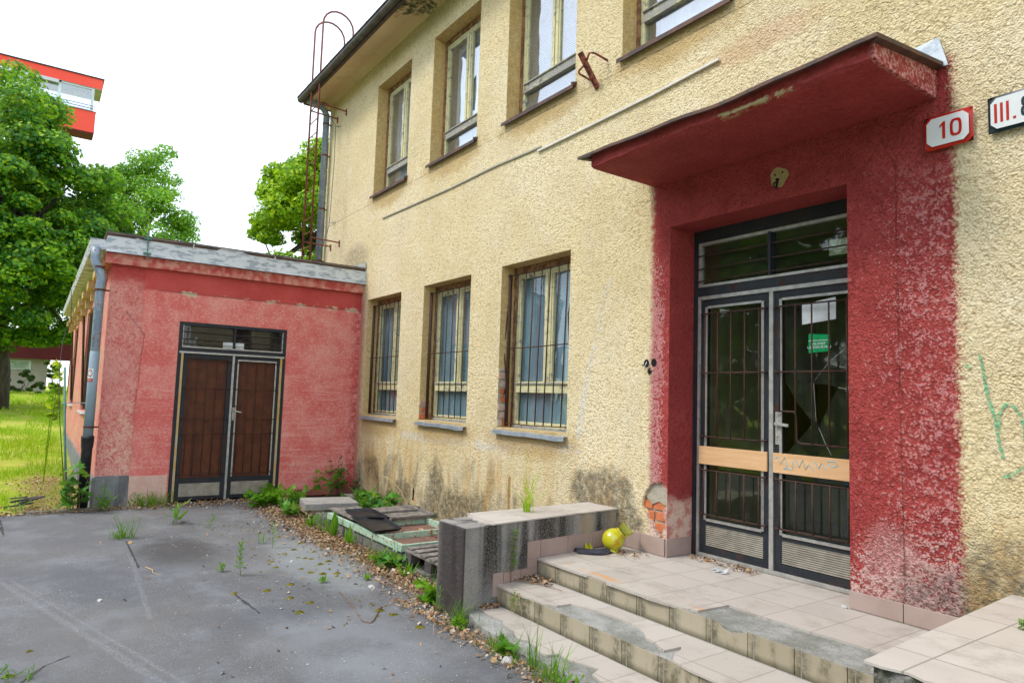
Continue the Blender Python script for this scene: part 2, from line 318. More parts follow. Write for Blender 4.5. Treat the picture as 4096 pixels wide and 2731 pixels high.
def asphalt_mat():
    n = N('worn_asphalt')
    big = n.noise(.45, 5, .6); med = n.noise(2.1, 6, .65); st = n.noise(1.0, 5, .6, sc3=(.6, 2.2, 1))
    col = n.mix(n.ss(big, .35, .65), (.105, .111, .122), (.150, .147, .146))
    col = n.mix(n.mul(n.ss(med, .46, .66), .75), col, (.180, .190, .204)); col = n.mix(n.mul(n.ss(st, .50, .72), .45), col, (.10, .10, .10))
    sp = n.vor(95, vec=n.pos); big2 = n.ss(n.noise(1.3, 4, .7), .42, .66)
    spk = n.mul(n.ss(sp, .24, .12), n.add(.35, n.mul(big2, .8)), n.ss(n.noise(40, 2), .45, .55))
    col = n.mix(n.mul(spk, .75), col, (.50, .50, .50))
    fg = n.noise(130, 3, .7); col = n.mix(n.mul(n.ss(fg, .55, .70), n.add(.35, big2), .7), col, (.42, .42, .42)); col = n.mix(n.mul(n.ss(fg, .42, .30), .5), col, (.07, .07, .07))
    # tyre / joint lines and oily dark stains
    ln = n.mx(n.seg(n.x, n.y, (-7.3, -4.66), (-4.2, -3.75), .035, med, .09), n.seg(n.x, n.y, (-7.3, -4.58), (-4.2, -3.66), .02, med, .06), n.seg(n.x, n.y, (-8.0, -3.63), (-5.7, -3.73), .025, med, .12))
    col = n.mix(n.mul(ln, n.ss(n.noise(45, 3, .7), .38, .6), .34), col, (.30, .30, .32))
    dk = n.mx(n.mul(n.ell(n.x, n.y, -4.46, -2.75, .16, .22, .9, n.noise(11, 5, .75), .95), n.ss(n.noise(30, 4, .7), .3, .6)), n.mul(n.ell(n.x, n.y, -4.36, -2.48, .08, .08, .9, n.noise(11, 5, .75), .95), n.ss(n.noise(30, 4, .7), .3, .6)), n.mul(n.ell(n.x, n.y, -7.9, -3.2, .6, .35, .6, n.noise(3, 5, .75), .8), .8))
    col = n.mix(n.mul(dk, .75), col, (.035, .03, .028))
    halo = n.mul(n.ell(n.x, n.y, -4.4, -2.65, .75, .45, .5, n.noise(3, 5, .7), .8), .45); col = n.mix(halo, col, (.24, .26, .28))
    mo = n.mul(n.ell(n.x, n.y, -6.8, -2.1, 1.1, .35, .6, n.noise(3, 5, .75), .8), .55); col = n.mix(mo, col, (.27, .29, .29))
    wob = n.noise(5, 5, .7)
    ck = n.mx(n.seg(n.x, n.y, (-8.6, -3.6), (-7.3, -3.62), .010, wob, .05), n.seg(n.x, n.y, (-6.04, -3.06), (-5.44, -3.01), .009, wob, .07), n.seg(n.x, n.y, (-5.05, -4.37), (-4.8, -4.5), .012, wob, .05), n.seg(n.x, n.y, (-5.05, -4.37), (-5.15, -4.25), .009, wob, .05), n.seg(n.x, n.y, (-10.6, -4.78), (-9.4, -4.7), .012, wob, .1))
    col = n.mix(n.mul(ck, .8), col, (.03, .03, .03))
    bl = n.mul(n.ell(n.x, n.y, -6.85, -2.42, .22, .13, .3, med, .5), n.ss(n.noise(45, 3, .7), .62, .66)); col = n.mix(n.mul(bl, .8), col, (.10, .25, .55))
    return n.fin(col, .82, n.bump(n.add(n.mul(n.noise(120, 4, .7), .5), n.mul(spk, .3), n.mul(n.noise(3, 4), 1.0), n.mul(ck, -1)), .010, 1), spec=.3)

def metal_peel(name, top, under, rust=(.16, .05, .02), thr=.5, metal=0, rough=.5, sc3=(1, 1, 1), scale=7, rthr=.64):
    n = N(name); f = n.noise(scale, 6, .72, sc3=sc3); g = n.noise(scale*3, 5, .7, sc3=sc3)
    col = n.mix(n.ss(f, thr-.04, thr+.04), top, under); col = n.mix(n.mul(n.ss(g, .5, .7), .3), col, tuple(c*.7 for c in top))
    rm = n.ss(n.add(n.mul(f, .5), n.mul(n.noise(scale*1.7, 5, .75, off=(3, 5, 1)), .55)), rthr-.04, rthr+.03); col = n.mix(rm, col, rust)
    return n.fin(col, n.add(rough, n.mul(rm, .35)), n.bump(n.add(f, n.mul(g, .5)), .003, 1), metal, .4)

def leaf_mat(name, a, b, c, tr=.45):
    n = N(name)
    rnd = n.geo.outputs['Random Per Island']
    f = n.noise(.65, 4, .65)
    col = n.mix(n.ss(n.add(n.mul(f, .75), n.mul(rnd, .30)), .42, .66), a, b); col = n.mix(n.mul(n.ss(rnd, .75, 1), .7), col, c)
    d = n.nd('BsdfPrincipled', {'Roughness': .5, 'Specular IOR Level': .3}); n.set(d.inputs['Base Color'], col)
    t = n.nd('BsdfTranslucent'); n.set(t.inputs[0], n.mix(.35, col, (.35, .5, .02)))
    m = n.nd('MixShader', {0: tr}); n.t.links.new(d.outputs[0], m.inputs[1]); n.t.links.new(t.outputs[0], m.inputs[2]); n.t.links.new(m.outputs[0], n.out.inputs[0])
    return n.m

def glass_mat(name, tint=(.8, .88, .86), refl=.12, dirt=.12, rough=.02, dcol=(.5, .52, .48)):
    n = N(name); fr = n.mul(n.ma('POWER', n.nd('LayerWeight', {'Blend': .5}).outputs['Facing'], 4.0), .85)
    wob = n.bump(n.noise(1.6, 2), .012, 1)
    gl = n.nd('BsdfGlossy', {'Roughness': rough}); n.set(gl.inputs['Normal'], wob)
    tp = n.nd('BsdfTransparent', {0: (*tint, 1)}); df = n.nd('BsdfDiffuse', {0: (*dcol, 1)})
    m1 = n.nd('MixShader'); n.set(m1.inputs[0], n.ma('MULTIPLY_ADD', fr, 1.0, refl, clamp=True)); n.t.links.new(tp.outputs[0], m1.inputs[1]); n.t.links.new(gl.outputs[0], m1.inputs[2])
    m2 = n.nd('MixShader'); n.set(m2.inputs[0], n.mul(n.add(.25, n.ss(n.noise(3, 6, .75), .45, .8)), dirt)); n.t.links.new(m1.outputs[0], m2.inputs[1]); n.t.links.new(df.outputs[0], m2.inputs[2])
    n.t.links.new(m2.outputs[0], n.out.inputs[0]); return n.m

M = {}
M['yellow'] = facade_mat(); M['red'] = red_paint(); M['ochre'] = ochre_smooth(); M['soffit'] = soffit_mat(); M['pink'] = pink_mat()
M['cornice'] = simple('weathered_red_cornice', (.50, .08, .07), (.66, .30, .24), 9, .85, bumps=.008, bscale=40)
M['concrete'] = concrete('weathered_concrete'); M['plinth'] = concrete('grey_plinth_render', (.30, .31, .32), (.22, .23, .25), dk=.3, bs=.008)
M['kerb'] = concrete('mossy_kerb', (.22, .22, .19), (.14, .15, .12), dk=.4); M['slab'] = concrete('old_slab', (.36, .35, .32), (.27, .26, .24), dk=.15, streak=False)
M['stepcore'] = concrete('exposed_screed', (.44, .44, .42), (.25, .255, .22), dk=.0, bs=.010, streak=False)
M['parapet'] = parapet_mat()
M['tread'] = tile_mat('beige_step_tiles', (.42, .38, .335), (.47, .43, .385), .33, .33, -4.65, -1.02, grout=(.35, .31, .27), gw=.0035, grime=1)
M['riser'] = tile_mat('brown_riser_tiles', (.33, .285, .20), (.38, .33, .24), .30, 1, -4.60, 0, grime=1, riser=True, rough=.4)
M['cap'] = tile_mat('cap_tiles', (.46, .41, .36), (.50, .46, .41), .30, .40, -4.93, -1.47, grout=(.30, .27, .24), gw=.004, grime=1)
M['skirt'] = simple('taupe_skirting_tile', (.34, .25, .215), (.39, .295, .26), 3, .5, bumps=.001)
M['asphalt'] = asphalt_mat()
M['fascia'] = metal_peel('peeling_white_sheet_metal', (.62, .65, .68), (.33, .38, .42), (.22, .10, .06), .53, 0, .5, (1, 1, 3.5), 5, .66)
M['zinc'] = metal_peel('dull_zinc', (.26, .31, .36), (.34, .39, .43), (.20, .10, .07), .5, .3, .42, (1, 1, 1), 6, .68)
M['zincpaint'] = metal_peel('blue_grey_painted_pipe', (.21, .27, .35), (.30, .36, .42), (.22, .09, .08), .52, .1, .45, (1, 1, .6), 9, .62)
M['castiron'] = simple('black_cast_iron', (.018, .018, .02), (.035, .035, .04), 20, .5, .3, .003)
M['brownmetal'] = simple('brown_sheet_edge', (.14, .075, .055), (.07, .05, .045), 8, .6, .2, .003)
M['rust'] = simple('rusty_steel', (.17, .055, .03), (.09, .035, .025), 30, .8, .2, .004)
M['ladder'] = simple('red_primer_steel', (.28, .085, .06), (.16, .06, .045), 14, .7, .1, .002)
M['bracket'] = metal_peel('flaking_red_steel', (.36, .09, .06), (.26, .06, .04), (.05, .03, .02), .5, .1, .55, (1, 1, 1), 18, .56)
M['bars'] = simple('dark_rusty_bars', (.055, .032, .024), (.09, .045, .03), 30, .7, .3, .002)
M['doorsteel'] = metal_peel('dark_blue_door_steel', (.012, .016, .022), (.018, .022, .028), (.05, .022, .014), .5, .0, .6, (1, 1, .5), 8, .60)
M['alu'] = simple('dull_aluminium_trim', (.48, .47, .44), (.36, .35, .33), 18, .45, .5, .001)
M['brass'] = simple('yellowed_trim', (.45, .40, .28), (.50, .30, .08), 5, .55, .1, .001)
M['wood'] = simple('light_wood_board', (.60, .36, .18), (.66, .42, .23), 3, .5, bumps=.001, sc3=(1, 1, 9))
M['brownboard'] = simple('rusty_brown_hardboard', (.115, .034, .013), (.075, .022, .010), 7, .6, bumps=.001)
M['vent'] = simple('vent_aluminium', (.40, .37, .31), (.30, .27, .22), 9, .5, .4, .001)
M['frame'] = metal_peel('peeling_cream_frame', (.62, .58, .34), (.55, .52, .31), (.22, .21, .20), .5, 0, .55, (1, 1, 1), 9, .60)
M['oldwood'] = metal_peel('bare_grey_frame', (.30, .29, .27), (.50, .48, .30), (.15, .14, .13), .56, 0, .8, (1, 1, 3), 8, .6)
M['brownframe'] = simple('rotten_brown_frame', (.17, .075, .045), (.38, .22, .11), 14, .9, bumps=.006)
M['brick'] = simple('orange_brick', (.58, .19, .08), (.46, .14, .06), 18, .9, bumps=.005, bscale=50)
M['brickpale'] = simple('mortar_smeared_brick', (.52, .29, .22), (.50, .42, .34), 12, .9, bumps=.005, bscale=50)
M['mortar'] = simple('old_mortar', (.42, .38, .30), (.34, .31, .25), 16, .95, bumps=.008)
M['dark'] = simple('dark_hole', (.012, .01, .009), None, 8, .9)
M['blind'] = simple('white_blind', (.80, .82, .84), (.72, .75, .78), 2, .7, bumps=0)
M['curtain'] = simple('blue_grey_curtain', (.20, .28, .32), (.12, .19, .24), .9, .8, bumps=.002, sc3=(4, 1, .3))  # blue seen in the lower panes is put into the curtain colour
M['hall'] = simple('olive_hall_paint', (.30, .28, .055), (.26, .25, .055), 2, .7, bumps=0)
M['hallfloor'] = simple('hall_floor', (.12, .11, .10), None, 3, .5)
M['glass'] = glass_mat('old_window_glass', (.93, .98, 1.0), .05, .14, dcol=(.40, .52, .56))
M['skyglass'] = glass_mat('upper_window_glass', (.88, .93, .97), .30, .12, dcol=(.55, .60, .66))
M['doorglass'] = glass_mat('dusty_door_glass', (.86, .90, .80), .045, .06, .03, (.35, .38, .34))
M['white'] = simple('white_paper', (.72, .76, .76), None, 4, .6, bumps=0)
M['enamelw'] = simple('white_enamel', (.72, .75, .75), (.66, .69, .70), 3, .18, bumps=0, spec=.6)
M['enamelr'] = simple('red_enamel', (.55, .02, .012), None, 3, .2, bumps=0, spec=.6)
M['enamelk'] = simple('black_enamel', (.02, .035, .045), None, 3, .2, bumps=0, spec=.6)
M['green'] = simple('green_sticker', (.0, .30, .09), None, 3, .4, bumps=0)
M['greenpaint'] = simple('old_green_pole_paint', (.10, .24, .20), (.07, .17, .15), 9, .6, bumps=.001)
M['mint'] = metal_peel('mint_green_rusting_paint', (.36, .52, .40), (.42, .58, .45), (.28, .13, .03), .5, .1, .5, (1, 1, 1), 10, .585)
M['sheetbrown'] = simple('brown_sheet', (.20, .105, .08), (.15, .085, .065), 5, .7, bumps=.001)
M['plank'] = simple('grey_weathered_plank', (.26, .235, .205), (.13, .115, .10), 6, .9, bumps=.006, sc3=(2, 2, 9), bscale=14)
M['plank2'] = simple('dark_wet_plank', (.11, .10, .095), (.055, .05, .048), 6, .9, bumps=.006, bscale=18)
M['blackplastic'] = simple('black_tray', (.010, .012, .015), (.022, .024, .028), 12, .38, bumps=.001, spec=.35)
M['cloth'] = simple('dark_cloth', (.03, .03, .042), (.055, .055, .07), 12, .95, bumps=.002)
M['stone'] = simple('pale_stone', (.48, .47, .43), (.38, .37, .34), 14, .9, bumps=.006)
M['twig'] = simple('brown_twig', (.17, .09, .06), (.26, .17, .11), 30, .9, bumps=.001)
M['straw'] = simple('pale_straw', (.50, .38, .20), (.40, .29, .15), 9, .9, bumps=0)
M['orangered'] = simple('orange_render', (.82, .085, .055), (.84, .10, .07), .3, .8, bumps=0)
M['darkred'] = simple('dark_red_wall', (.13, .018, .022), None, .5, .8, bumps=0)
M['houswall'] = simple('pale_ground_floor_wall', (.42, .38, .34), None, .5, .8, bumps=0)
M['towerframe'] = simple('white_tower_frames', (.66, .74, .80), None, .5, .5, bumps=0)
M['bark'] = simple('grey_brown_bark', (.10, .085, .065), (.055, .045, .035), 6, .95, bumps=.02, sc3=(2, 2, .5))
M['soil'] = simple('dark_soil', (.07, .055, .035), (.11, .085, .055), 9, .95, bumps=.02)
M['leafA'] = leaf_mat('linden_leaves', (.04, .17, .025), (.20, .46, .012), (.46, .62, .02))
M['leafB'] = leaf_mat('far_linden_leaves', (.11, .30, .05), (.26, .52, .03), (.44, .62, .04))
M['leafC'] = leaf_mat('yellow_green_leaves', (.14, .32, .01), (.40, .62, .012), (.62, .72, .02))  # bright yellow-green leaf tone of the corner tree and the sapling
M['bushleaf'] = leaf_mat('bush_leaves', (.03, .075, .02), (.06, .14, .025), (.10, .2, .04), .3)
M['weed'] = leaf_mat('weed_leaves', (.08, .24, .012), (.15, .38, .015), (.26, .44, .02))
M['vine'] = leaf_mat('vine_leaves', (.045, .18, .025), (.09, .29, .02), (.22, .34, .03), .35)
M['grassm'] = leaf_mat('grass_blades', (.26, .48, .008), (.44, .62, .01), (.70, .66, .16), .4)
def litter():
    n = N('dead_leaf_litter'); r_ = n.geo.outputs['Random Per Island']
    cr = n.nd('ValToRGB'); e = cr.color_ramp.elements; e[0].color = (.15, .09, .055, 1); e[1].color = (.55, .49, .40, 1)
    for p, c in ((.25, (.24, .13, .065, 1)), (.5, (.46, .28, .13, 1)), (.75, (.30, .20, .12, 1))):
        q = e.new(p); q.color = c
    n.t.links.new(r_, cr.inputs[0]); return n.fin(cr.outputs[0], .9, spec=.2)
M['litter'] = litter()
def moss():
    n = N('olive_moss'); col = n.mix(n.ss(n.noise(30, 4, .7), .4, .65), (.12, .115, .012), (.27, .22, .03)); return n.fin(col, .95, n.bump(n.noise(150, 4, .7), .01, 1), spec=.1)
M['moss'] = moss()
def lawn_mat():
    n = N('dry_lawn'); f = n.noise(.9, 6, .7); g = n.noise(14, 4, .7)
    col = n.mix(n.ss(f, .4, .62), (.28, .46, .012), (.52, .54, .09)); col = n.mix(n.mul(n.ss(g, .5, .7), .6), col, (.60, .52, .20))
    pth = n.mul(n.ss(n.add(n.y, n.mul(n.sub(f, .5), .8)), -4.75, -4.35), n.ss(n.x, -19, -14)); col = n.mix(n.mul(pth, .75), col, (.38, .26, .13))
    return n.fin(col, .95, n.bump(n.noise(22, 5, .7), .06, 1), spec=.1)
M['lawn'] = lawn_mat()

# ================================================================ mesh helpers
COL = sc.collection
def rootloc(p):
    while p.parent: p = p.parent
    return p.location
def link(name, me, mats, parent=None):
    o = bpy.data.objects.new(name, me); COL.objects.link(o)
    for m in (mats if isinstance(mats, (list, tuple)) else [mats]): me.materials.append(M[m] if isinstance(m, str) else m)
    if parent: o.parent = parent
    return o
def tag(o, label=None, cat=None, group=None, kind=None):
    for k, v in (('label', label), ('category', cat), ('group', group), ('kind', kind)):
        if v: o[k] = v
    return o
def thing(name, label, cat, loc=(0, 0, 0), group=None):
    o = bpy.data.objects.new(name, None); COL.objects.link(o); o.location = loc; o.empty_display_size = .1
    return tag(o, label, cat, group)
class MB:
    def __init__(s): s.v = []; s.f = []; s.mi = []; s.m = 0
    def face(s, pts, m=None):
        i = len(s.v); s.v += [tuple(p) for p in pts]; s.f.append(tuple(range(i, i+len(pts)))); s.mi.append(s.m if m is None else m); return s
    def box(s, x0, x1, y0, y1, z0, z1, m=None, skip=''):
        i = len(s.v); s.v += [(x, y, z) for x in (x0, x1) for y in (y0, y1) for z in (z0, z1)]
        F = {'l': (0, 1, 3, 2), 'r': (4, 6, 7, 5), 'f': (0, 4, 5, 1), 'b': (2, 3, 7, 6), 'd': (0, 2, 6, 4), 'u': (1, 5, 7, 3)}
        for k, q in F.items():
            if k not in skip: s.f.append(tuple(i+j for j in q)); s.mi.append(s.m if m is None else m)
        return s
    def obox(s, c, ax, ay, az, m=None):     # oriented box: centre + three half-axis vectors
        c, ax, ay, az = map(Vector, (c, ax, ay, az)); i = len(s.v)
        s.v += [tuple(c+a*ax+b*ay+d*az) for a in (-1, 1) for b in (-1, 1) for d in (-1, 1)]
        for q in ((0, 1, 3, 2), (4, 6, 7, 5), (0, 4, 5, 1), (2, 3, 7, 6), (0, 2, 6, 4), (1, 5, 7, 3)): s.f.append(tuple(i+j for j in q)); s.mi.append(s.m if m is None else m)
        return s
    def bar(s, p, q, w, h, up=(0, 0, 1), m=None):
        p, q = Vector(p), Vector(q); d = (q-p).normalized(); sd_ = d.cross(Vector(up)).normalized(); u = sd_.cross(d)
        return s.obox((p+q)/2, (q-p)/2, sd_*w/2, u*h/2, m)
    def tube(s, pts, r, n=8, cap=True, m=None):
        pts = [Vector(p) for p in pts]; rs = r if isinstance(r, (list, tuple)) else [r]*len(pts); base = len(s.v); ref = None
        for k, p in enumerate(pts):
            d = (pts[min(k+1, len(pts)-1)]-pts[max(k-1, 0)])
            d = d.normalized() if d.length > 1e-9 else Vector((0, 0, 1))
            if ref is None: ref = Vector((0, 0, 1)) if abs(d.z) < .9 else Vector((1, 0, 0))
            a = d.cross(ref).normalized(); b = d.cross(a); ref = -b if False else ref
            for j in range(n):
                t = 2*math.pi*j/n; s.v.append(tuple(p+(a*math.cos(t)+b*math.sin(t))*rs[k]))
        for k in range(len(pts)-1):
            for j in range(n):
                A = base+k*n+j; B = base+k*n+(j+1) % n; s.f.append((A, B, B+n, A+n)); s.mi.append(s.m if m is None else m)
        if cap:
            s.f.append(tuple(base+j for j in range(n))[::-1]); s.mi.append(s.m if m is None else m)
            s.f.append(tuple(base+(len(pts)-1)*n+j for j in range(n))); s.mi.append(s.m if m is None else m)
        return s
    def prism(s, loop, axis, a0, a1, m=None, holes=()):
        """loop of 2-D points extruded along axis ('x','y','z') from a0 to a1"""
        def P(p, a): return {'x': (a, p[0], p[1]), 'y': (p[0], a, p[1]), 'z': (p[0], p[1], a)}[axis]
        loops = [list(loop)]+[list(h) for h in holes]; flat = [p for l in loops for p in l]
        tri = tessellate_polygon([[Vector((p[0], p[1], 0)) for p in l] for l in loops])
        for a in (a0, a1):
            i = len(s.v); s.v += [P(p, a) for p in flat]
            for t in tri: s.f.append(tuple(i+j for j in t)); s.mi.append(s.m if m is None else m)
        for l in loops:
            for k in range(len(l)):
                p, q = l[k], l[(k+1) % len(l)]; s.face([P(p, a0), P(q, a0), P(q, a1), P(p, a1)], m)
        return s
    def build(s, name, mats, parent=None, smooth=False, bevel=0, recalc=True):
        off = rootloc(parent) if parent else Vector((0, 0, 0))
        me = bpy.data.meshes.new(name); me.from_pydata([(a-off.x, b-off.y, c-off.z) for a, b, c in s.v], [], s.f)
        me.polygons.foreach_set('material_index', s.mi)
        if recalc:
            import bmesh
            bm = bmesh.new(); bm.from_mesh(me); bmesh.ops.remove_doubles(bm, verts=bm.verts, dist=1e-5); bmesh.ops.recalc_face_normals(bm, faces=bm.faces)
            bm.to_mesh(me); bm.free()
        if smooth: me.polygons.foreach_set('use_smooth', [True]*len(me.polygons))
        o = link(name, me, mats, parent)
        if bevel:
            b = o.modifiers.new('bevel', 'BEVEL'); b.width = bevel; b.segments = 2; b.limit_method = 'ANGLE'
        return o
def split_build(mb, name, mats, parent, **kw):
    par = list(range(len(mb.v)))
    def fd(i):
        while par[i] != i: par[i] = par[par[i]]; i = par[i]
        return i
    key = {}
    for i, v in enumerate(mb.v):
        k = tuple(round(c, 5) for c in v)
        if k in key: par[fd(i)] = fd(key[k])
        else: key[k] = i
    for f in mb.f:
        for j in f[1:]: par[fd(j)] = fd(f[0])
    gr = {}
    for f, m in zip(mb.f, mb.mi): gr.setdefault(fd(f[0]), []).append((f, m))
    out = []
    for fs_ in gr.values():
        q = MB(); mp = {}
        for f, m in fs_:
            for j in f:
                if j not in mp: mp[j] = len(q.v); q.v.append(mb.v[j])
            q.f.append(tuple(mp[j] for j in f)); q.mi.append(m)
        out.append(q.build(name, mats, parent, **kw))
    return out
def arr_mesh(name, V, F, mats, parent=None, smooth=False):
    off = np.array(rootloc(parent)) if parent else np.zeros(3)
    V = np.asarray(V, dtype=np.float32)-off.astype(np.float32); F = np.asarray(F, dtype=np.int32); k = F.shape[1]
    me = bpy.data.meshes.new(name); me.vertices.add(len(V)); me.vertices.foreach_set('co', V.ravel())
    me.loops.add(F.size); me.loops.foreach_set('vertex_index', F.ravel()); me.polygons.add(len(F))
    me.polygons.foreach_set('loop_start', np.arange(0, F.size, k, dtype=np.int32)); me.polygons.foreach_set('loop_total', np.full(len(F), k, dtype=np.int32))
    me.update(calc_edges=True)
    if smooth: me.polygons.foreach_set('use_smooth', [True]*len(F))
    return link(name, me, mats, parent)
def txt(s, size, M4, mat, parent, name, sx=1, ext=.0006, bold=0):
    cu = bpy.data.curves.new(name, 'FONT'); cu.body = s; cu.size = size; cu.extrude = ext; cu.offset = bold; cu.align_x = 'CENTER'; cu.align_y = 'CENTER'
    o = bpy.data.objects.new(name, cu); COL.objects.link(o); dg = bpy.context.evaluated_depsgraph_get()
    me = bpy.data.meshes.new_from_object(o.evaluated_get(dg)); bpy.data.objects.remove(o); bpy.data.curves.remove(cu)
    off = rootloc(parent); me.transform(Matrix.Translation(-Vector(off)) @ M4 @ Matrix.Diagonal((sx, 1, 1, 1))); me.materials.clear()
    return link(name, me, mat, parent)
def wallM(x, y, z, rot=0): # matrix putting text on a y=const wall facing -y
    return Matrix.Translation((x, y, z)) @ Matrix.Rotation(rot, 4, 'Y') @ Matrix.Rotation(R(90), 4, 'X')
def uniq(a): return sorted(set(round(q, 5) for q in a))
def wall_grid(mb, u0, u1, v0, v1, holes, P, m=0):
    us = uniq([u0, u1]+[h[0] for h in holes]+[h[1] for h in holes]); vs_ = uniq([v0, v1]+[h[2] for h in holes]+[h[3] for h in holes])
    for a, b in zip(us, us[1:]):
        for c, d in zip(vs_, vs_[1:]):
            mu, mv = (a+b)/2, (c+d)/2
            if any(h[0] < mu < h[1] and h[2] < mv < h[3] for h in holes): continue
            mb.face([P(a, c), P(b, c), P(b, d), P(a, d)], m)

# ================================================================ GROUND
def lawn_z(x, y): return -.02 + max(0, min(1, (-x-16)/26))*1.25 if x < -16 else -.02
def make_ground():
    xs = sorted(set(list(np.linspace(-140, -50, 10))+list(np.linspace(-50, -10, 41))+list(np.linspace(-10, 140, 12)))); ys = np.linspace(-140, 140, 57)
    V = [(x, y, lawn_z(x, y)) for x in xs for y in ys]; ny = len(ys)
    F = [(i*ny+j, (i+1)*ny+j, (i+1)*ny+j+1, i*ny+j+1) for i in range(len(xs)-1) for j in range(ny-1)]
    tag(arr_mesh('lawn', V, F, 'lawn', smooth=True), kind='structure')
make_ground()
edge = [(9, -18), (9, -1.72), (-1, -1.72), (-4.3, -1.72), (-4.9, -1.66)]
random.seed(3)
for i in range(26):
    x = -5.1-i*.225; edge.append((x, -1.50-.10*random.random()-(.12 if x > -6.5 else 0)))
edge += [(-10.9, -1.35), (-11.12, -1.3), (-11.12, -2.9)]
for i in range(9): edge.append((-10.93+.06*random.random(), -3.0-i*.22))
edge += [(-10.9, -18)]
MB().prism([(a, b) for a, b in edge], 'z', -.06, .004).build('asphalt_yard', 'asphalt')['kind'] = 'structure'
MB().box(-11.1, -4.9, -1.6, -.0, -.05, .002).build('soil_strip', 'soil')['kind'] = 'structure'

# ================================================================ MAIN BUILDING
BX0, BX1, BZ1 = -13.25, 5.0, 7.62
bld = thing('school_building', 'long two-storey yellow roughcast building with red entrance surround', 'building', (-4, 4, 0))
LW = [(-10.83, -9.53), (-8.78, -7.47), (-6.76, -5.46)]; UW = [(-10.83, -9.53), (-8.78, -7.47), (-6.78, -5.46), (-4.74, -3.44)]
LZ, UZ = (1.35, 3.29), (5.08, 7.06)
DX = (-4.08, -2.47); DZ = (.36, 3.27)
BH = (-4.40, -4.08, .47, 1.03)
holes = [(a, b, *LZ) for a, b in LW]+[(a, b, *UZ) for a, b in UW]+[(*DX, -.3, DZ[1]), BH]
w = MB(); wall_grid(w, BX0, BX1, -.3, BZ1, holes, lambda a, c: (a, 0, c))
# irregular plaster ring round the brick hole
loop = [(-4.375, .80), (-4.365, .86), (-4.35, .90), (-4.315, .935), (-4.30, .96), (-4.25, .985), (-4.235, 1.005), (-4.18, .995), (-4.15, 1.01), (-4.12, .97), (-4.098, .955), (-4.095, .90), (-4.088, .85), (-4.10, .80), (-4.125, .77), (-4.118, .72), (-4.095, .68), (-4.105, .62), (-4.13, .575), (-4.125, .53), (-4.15, .50), (-4.165, .54), (-4.20, .555), (-4.24, .60), (-4.255, .645), (-4.30, .67), (-4.315, .72), (-4.36, .755)]
random.seed(17); loop = [q for a_, b_ in zip(loop, loop[1:]+loop[:1]) for q in (a_, ((a_[0]+b_[0])/2+random.uniform(-.013, .013), (a_[1]+b_[1])/2+random.uniform(-.012, .012)))]
rect = [(BH[0], BH[2]), (BH[1], BH[2]), (BH[1], BH[3]), (BH[0], BH[3])]
flat = rect+loop; tri = tessellate_polygon([[Vector((*p, 0)) for p in rect], [Vector((*p, 0)) for p in loop]])
for t in tri: w.face([(flat[j][0], 0, flat[j][1]) for j in t])
for k in range(len(loop)):
    p, q = loop[k], loop[(k+1) % len(loop)]; w.face([(p[0], 0, p[1]), (q[0], 0, q[1]), (q[0], .05, q[1]), (p[0], .05, p[1])], 0)
# window reveals (slot 1 = ochre)
for (a, b), (c, d) in [(q, LZ) for q in LW]+[(q, UZ) for q in UW]:
    D = .30
    w.face([(a, 0, c), (a, D, c), (a, D, d), (a, 0, d)], 1).face([(b, 0, c), (b, 0, d), (b, D, d), (b, D, c)], 1)
    w.face([(a, 0, d), (a, D, d), (b, D, d), (b, 0, d)], 1).face([(a, 0, c), (b, 0, c), (b, D, c), (a, D, c)], 1)
# door recess (slot 2 = red)
D = .42
w.face([(DX[0], 0, -.3), (DX[0], D, -.3), (DX[0], D, DZ[1]), (DX[0], 0, DZ[1])], 2).face([(DX[1], 0, -.3), (DX[1], 0, DZ[1]), (DX[1], D, DZ[1]), (DX[1], D, -.3)], 2)
w.face([(DX[0], 0, DZ[1]), (DX[0], D, DZ[1]), (DX[1], D, DZ[1]), (DX[1], 0, DZ[1])], 2)
# ends and back
w.face([(BX0, 0, -.3), (BX0, 0, BZ1), (BX0, 9, BZ1), (BX0, 9, -.3)]).face([(BX1, 0, -.3), (BX1, 9, -.3), (BX1, 9, BZ1), (BX1, 0, BZ1)]).face([(BX0, 9, -.3), (BX0, 9, BZ1), (BX1, 9, BZ1), (BX1, 9, -.3)])
wall = w.build('wall', ['yellow', 'ochre', 'red'], bld, recalc=False)
# exposed brick in the hole by the door
def bricks(parent, x0, x1, z0, z1, y, face='y', seed=1, pale=.4):
    random.seed(seed); a = MB()
    bh, g = .078, .016; z = z0; row = 0
    def bx(u0, u1, c, d, dep, m):
        if face == 'y': a.box(u0, u1, y-dep, y+.02, c, d, m)
        else: a.box(y-.02, y+dep, u0, u1, c, d, m)
    bx(x0, x1, z0, z1, .002, 2)
    while z < z1-.02:
        u = x0-random.random()*.12-(row % 2)*.10
        while u < x1:
            l = random.choice((.22, .115, .2)); p0, p1 = max(u, x0), min(u+l, x1)
            if p1-p0 > .02: bx(p0, p1, z+.004*random.random(), min(z+bh, z1)-.003*random.random(), .006+.014*random.random(), 1 if random.random() < pale else 0)
            u += l+g
        z += bh+g; row += 1
    return a.build('exposed_brick', ['brick', 'brickpale', 'mortar'], parent, bevel=.004)
bricks(bld, -4.395, -4.085, .475, 1.025, .048, 'y', 12, .22)
mb_ = MB(); mb_.prism([(-4.36, .86), (-4.27, .80), (-4.20, .835), (-4.11, .80), (-4.09, .88), (-4.11, .96), (-4.18, 1.0), (-4.25, 1.0), (-4.34, .95)], 'y', .026, .040); mb_.build('mortar_smear', 'mortar', bld, bevel=.004)
bricks(bld, .002, .17, 1.36, 1.62, -8.78, 'x', 5, .5); bricks(bld, .002, .16, 1.36, 2.05, -6.76, 'x', 9, .6)
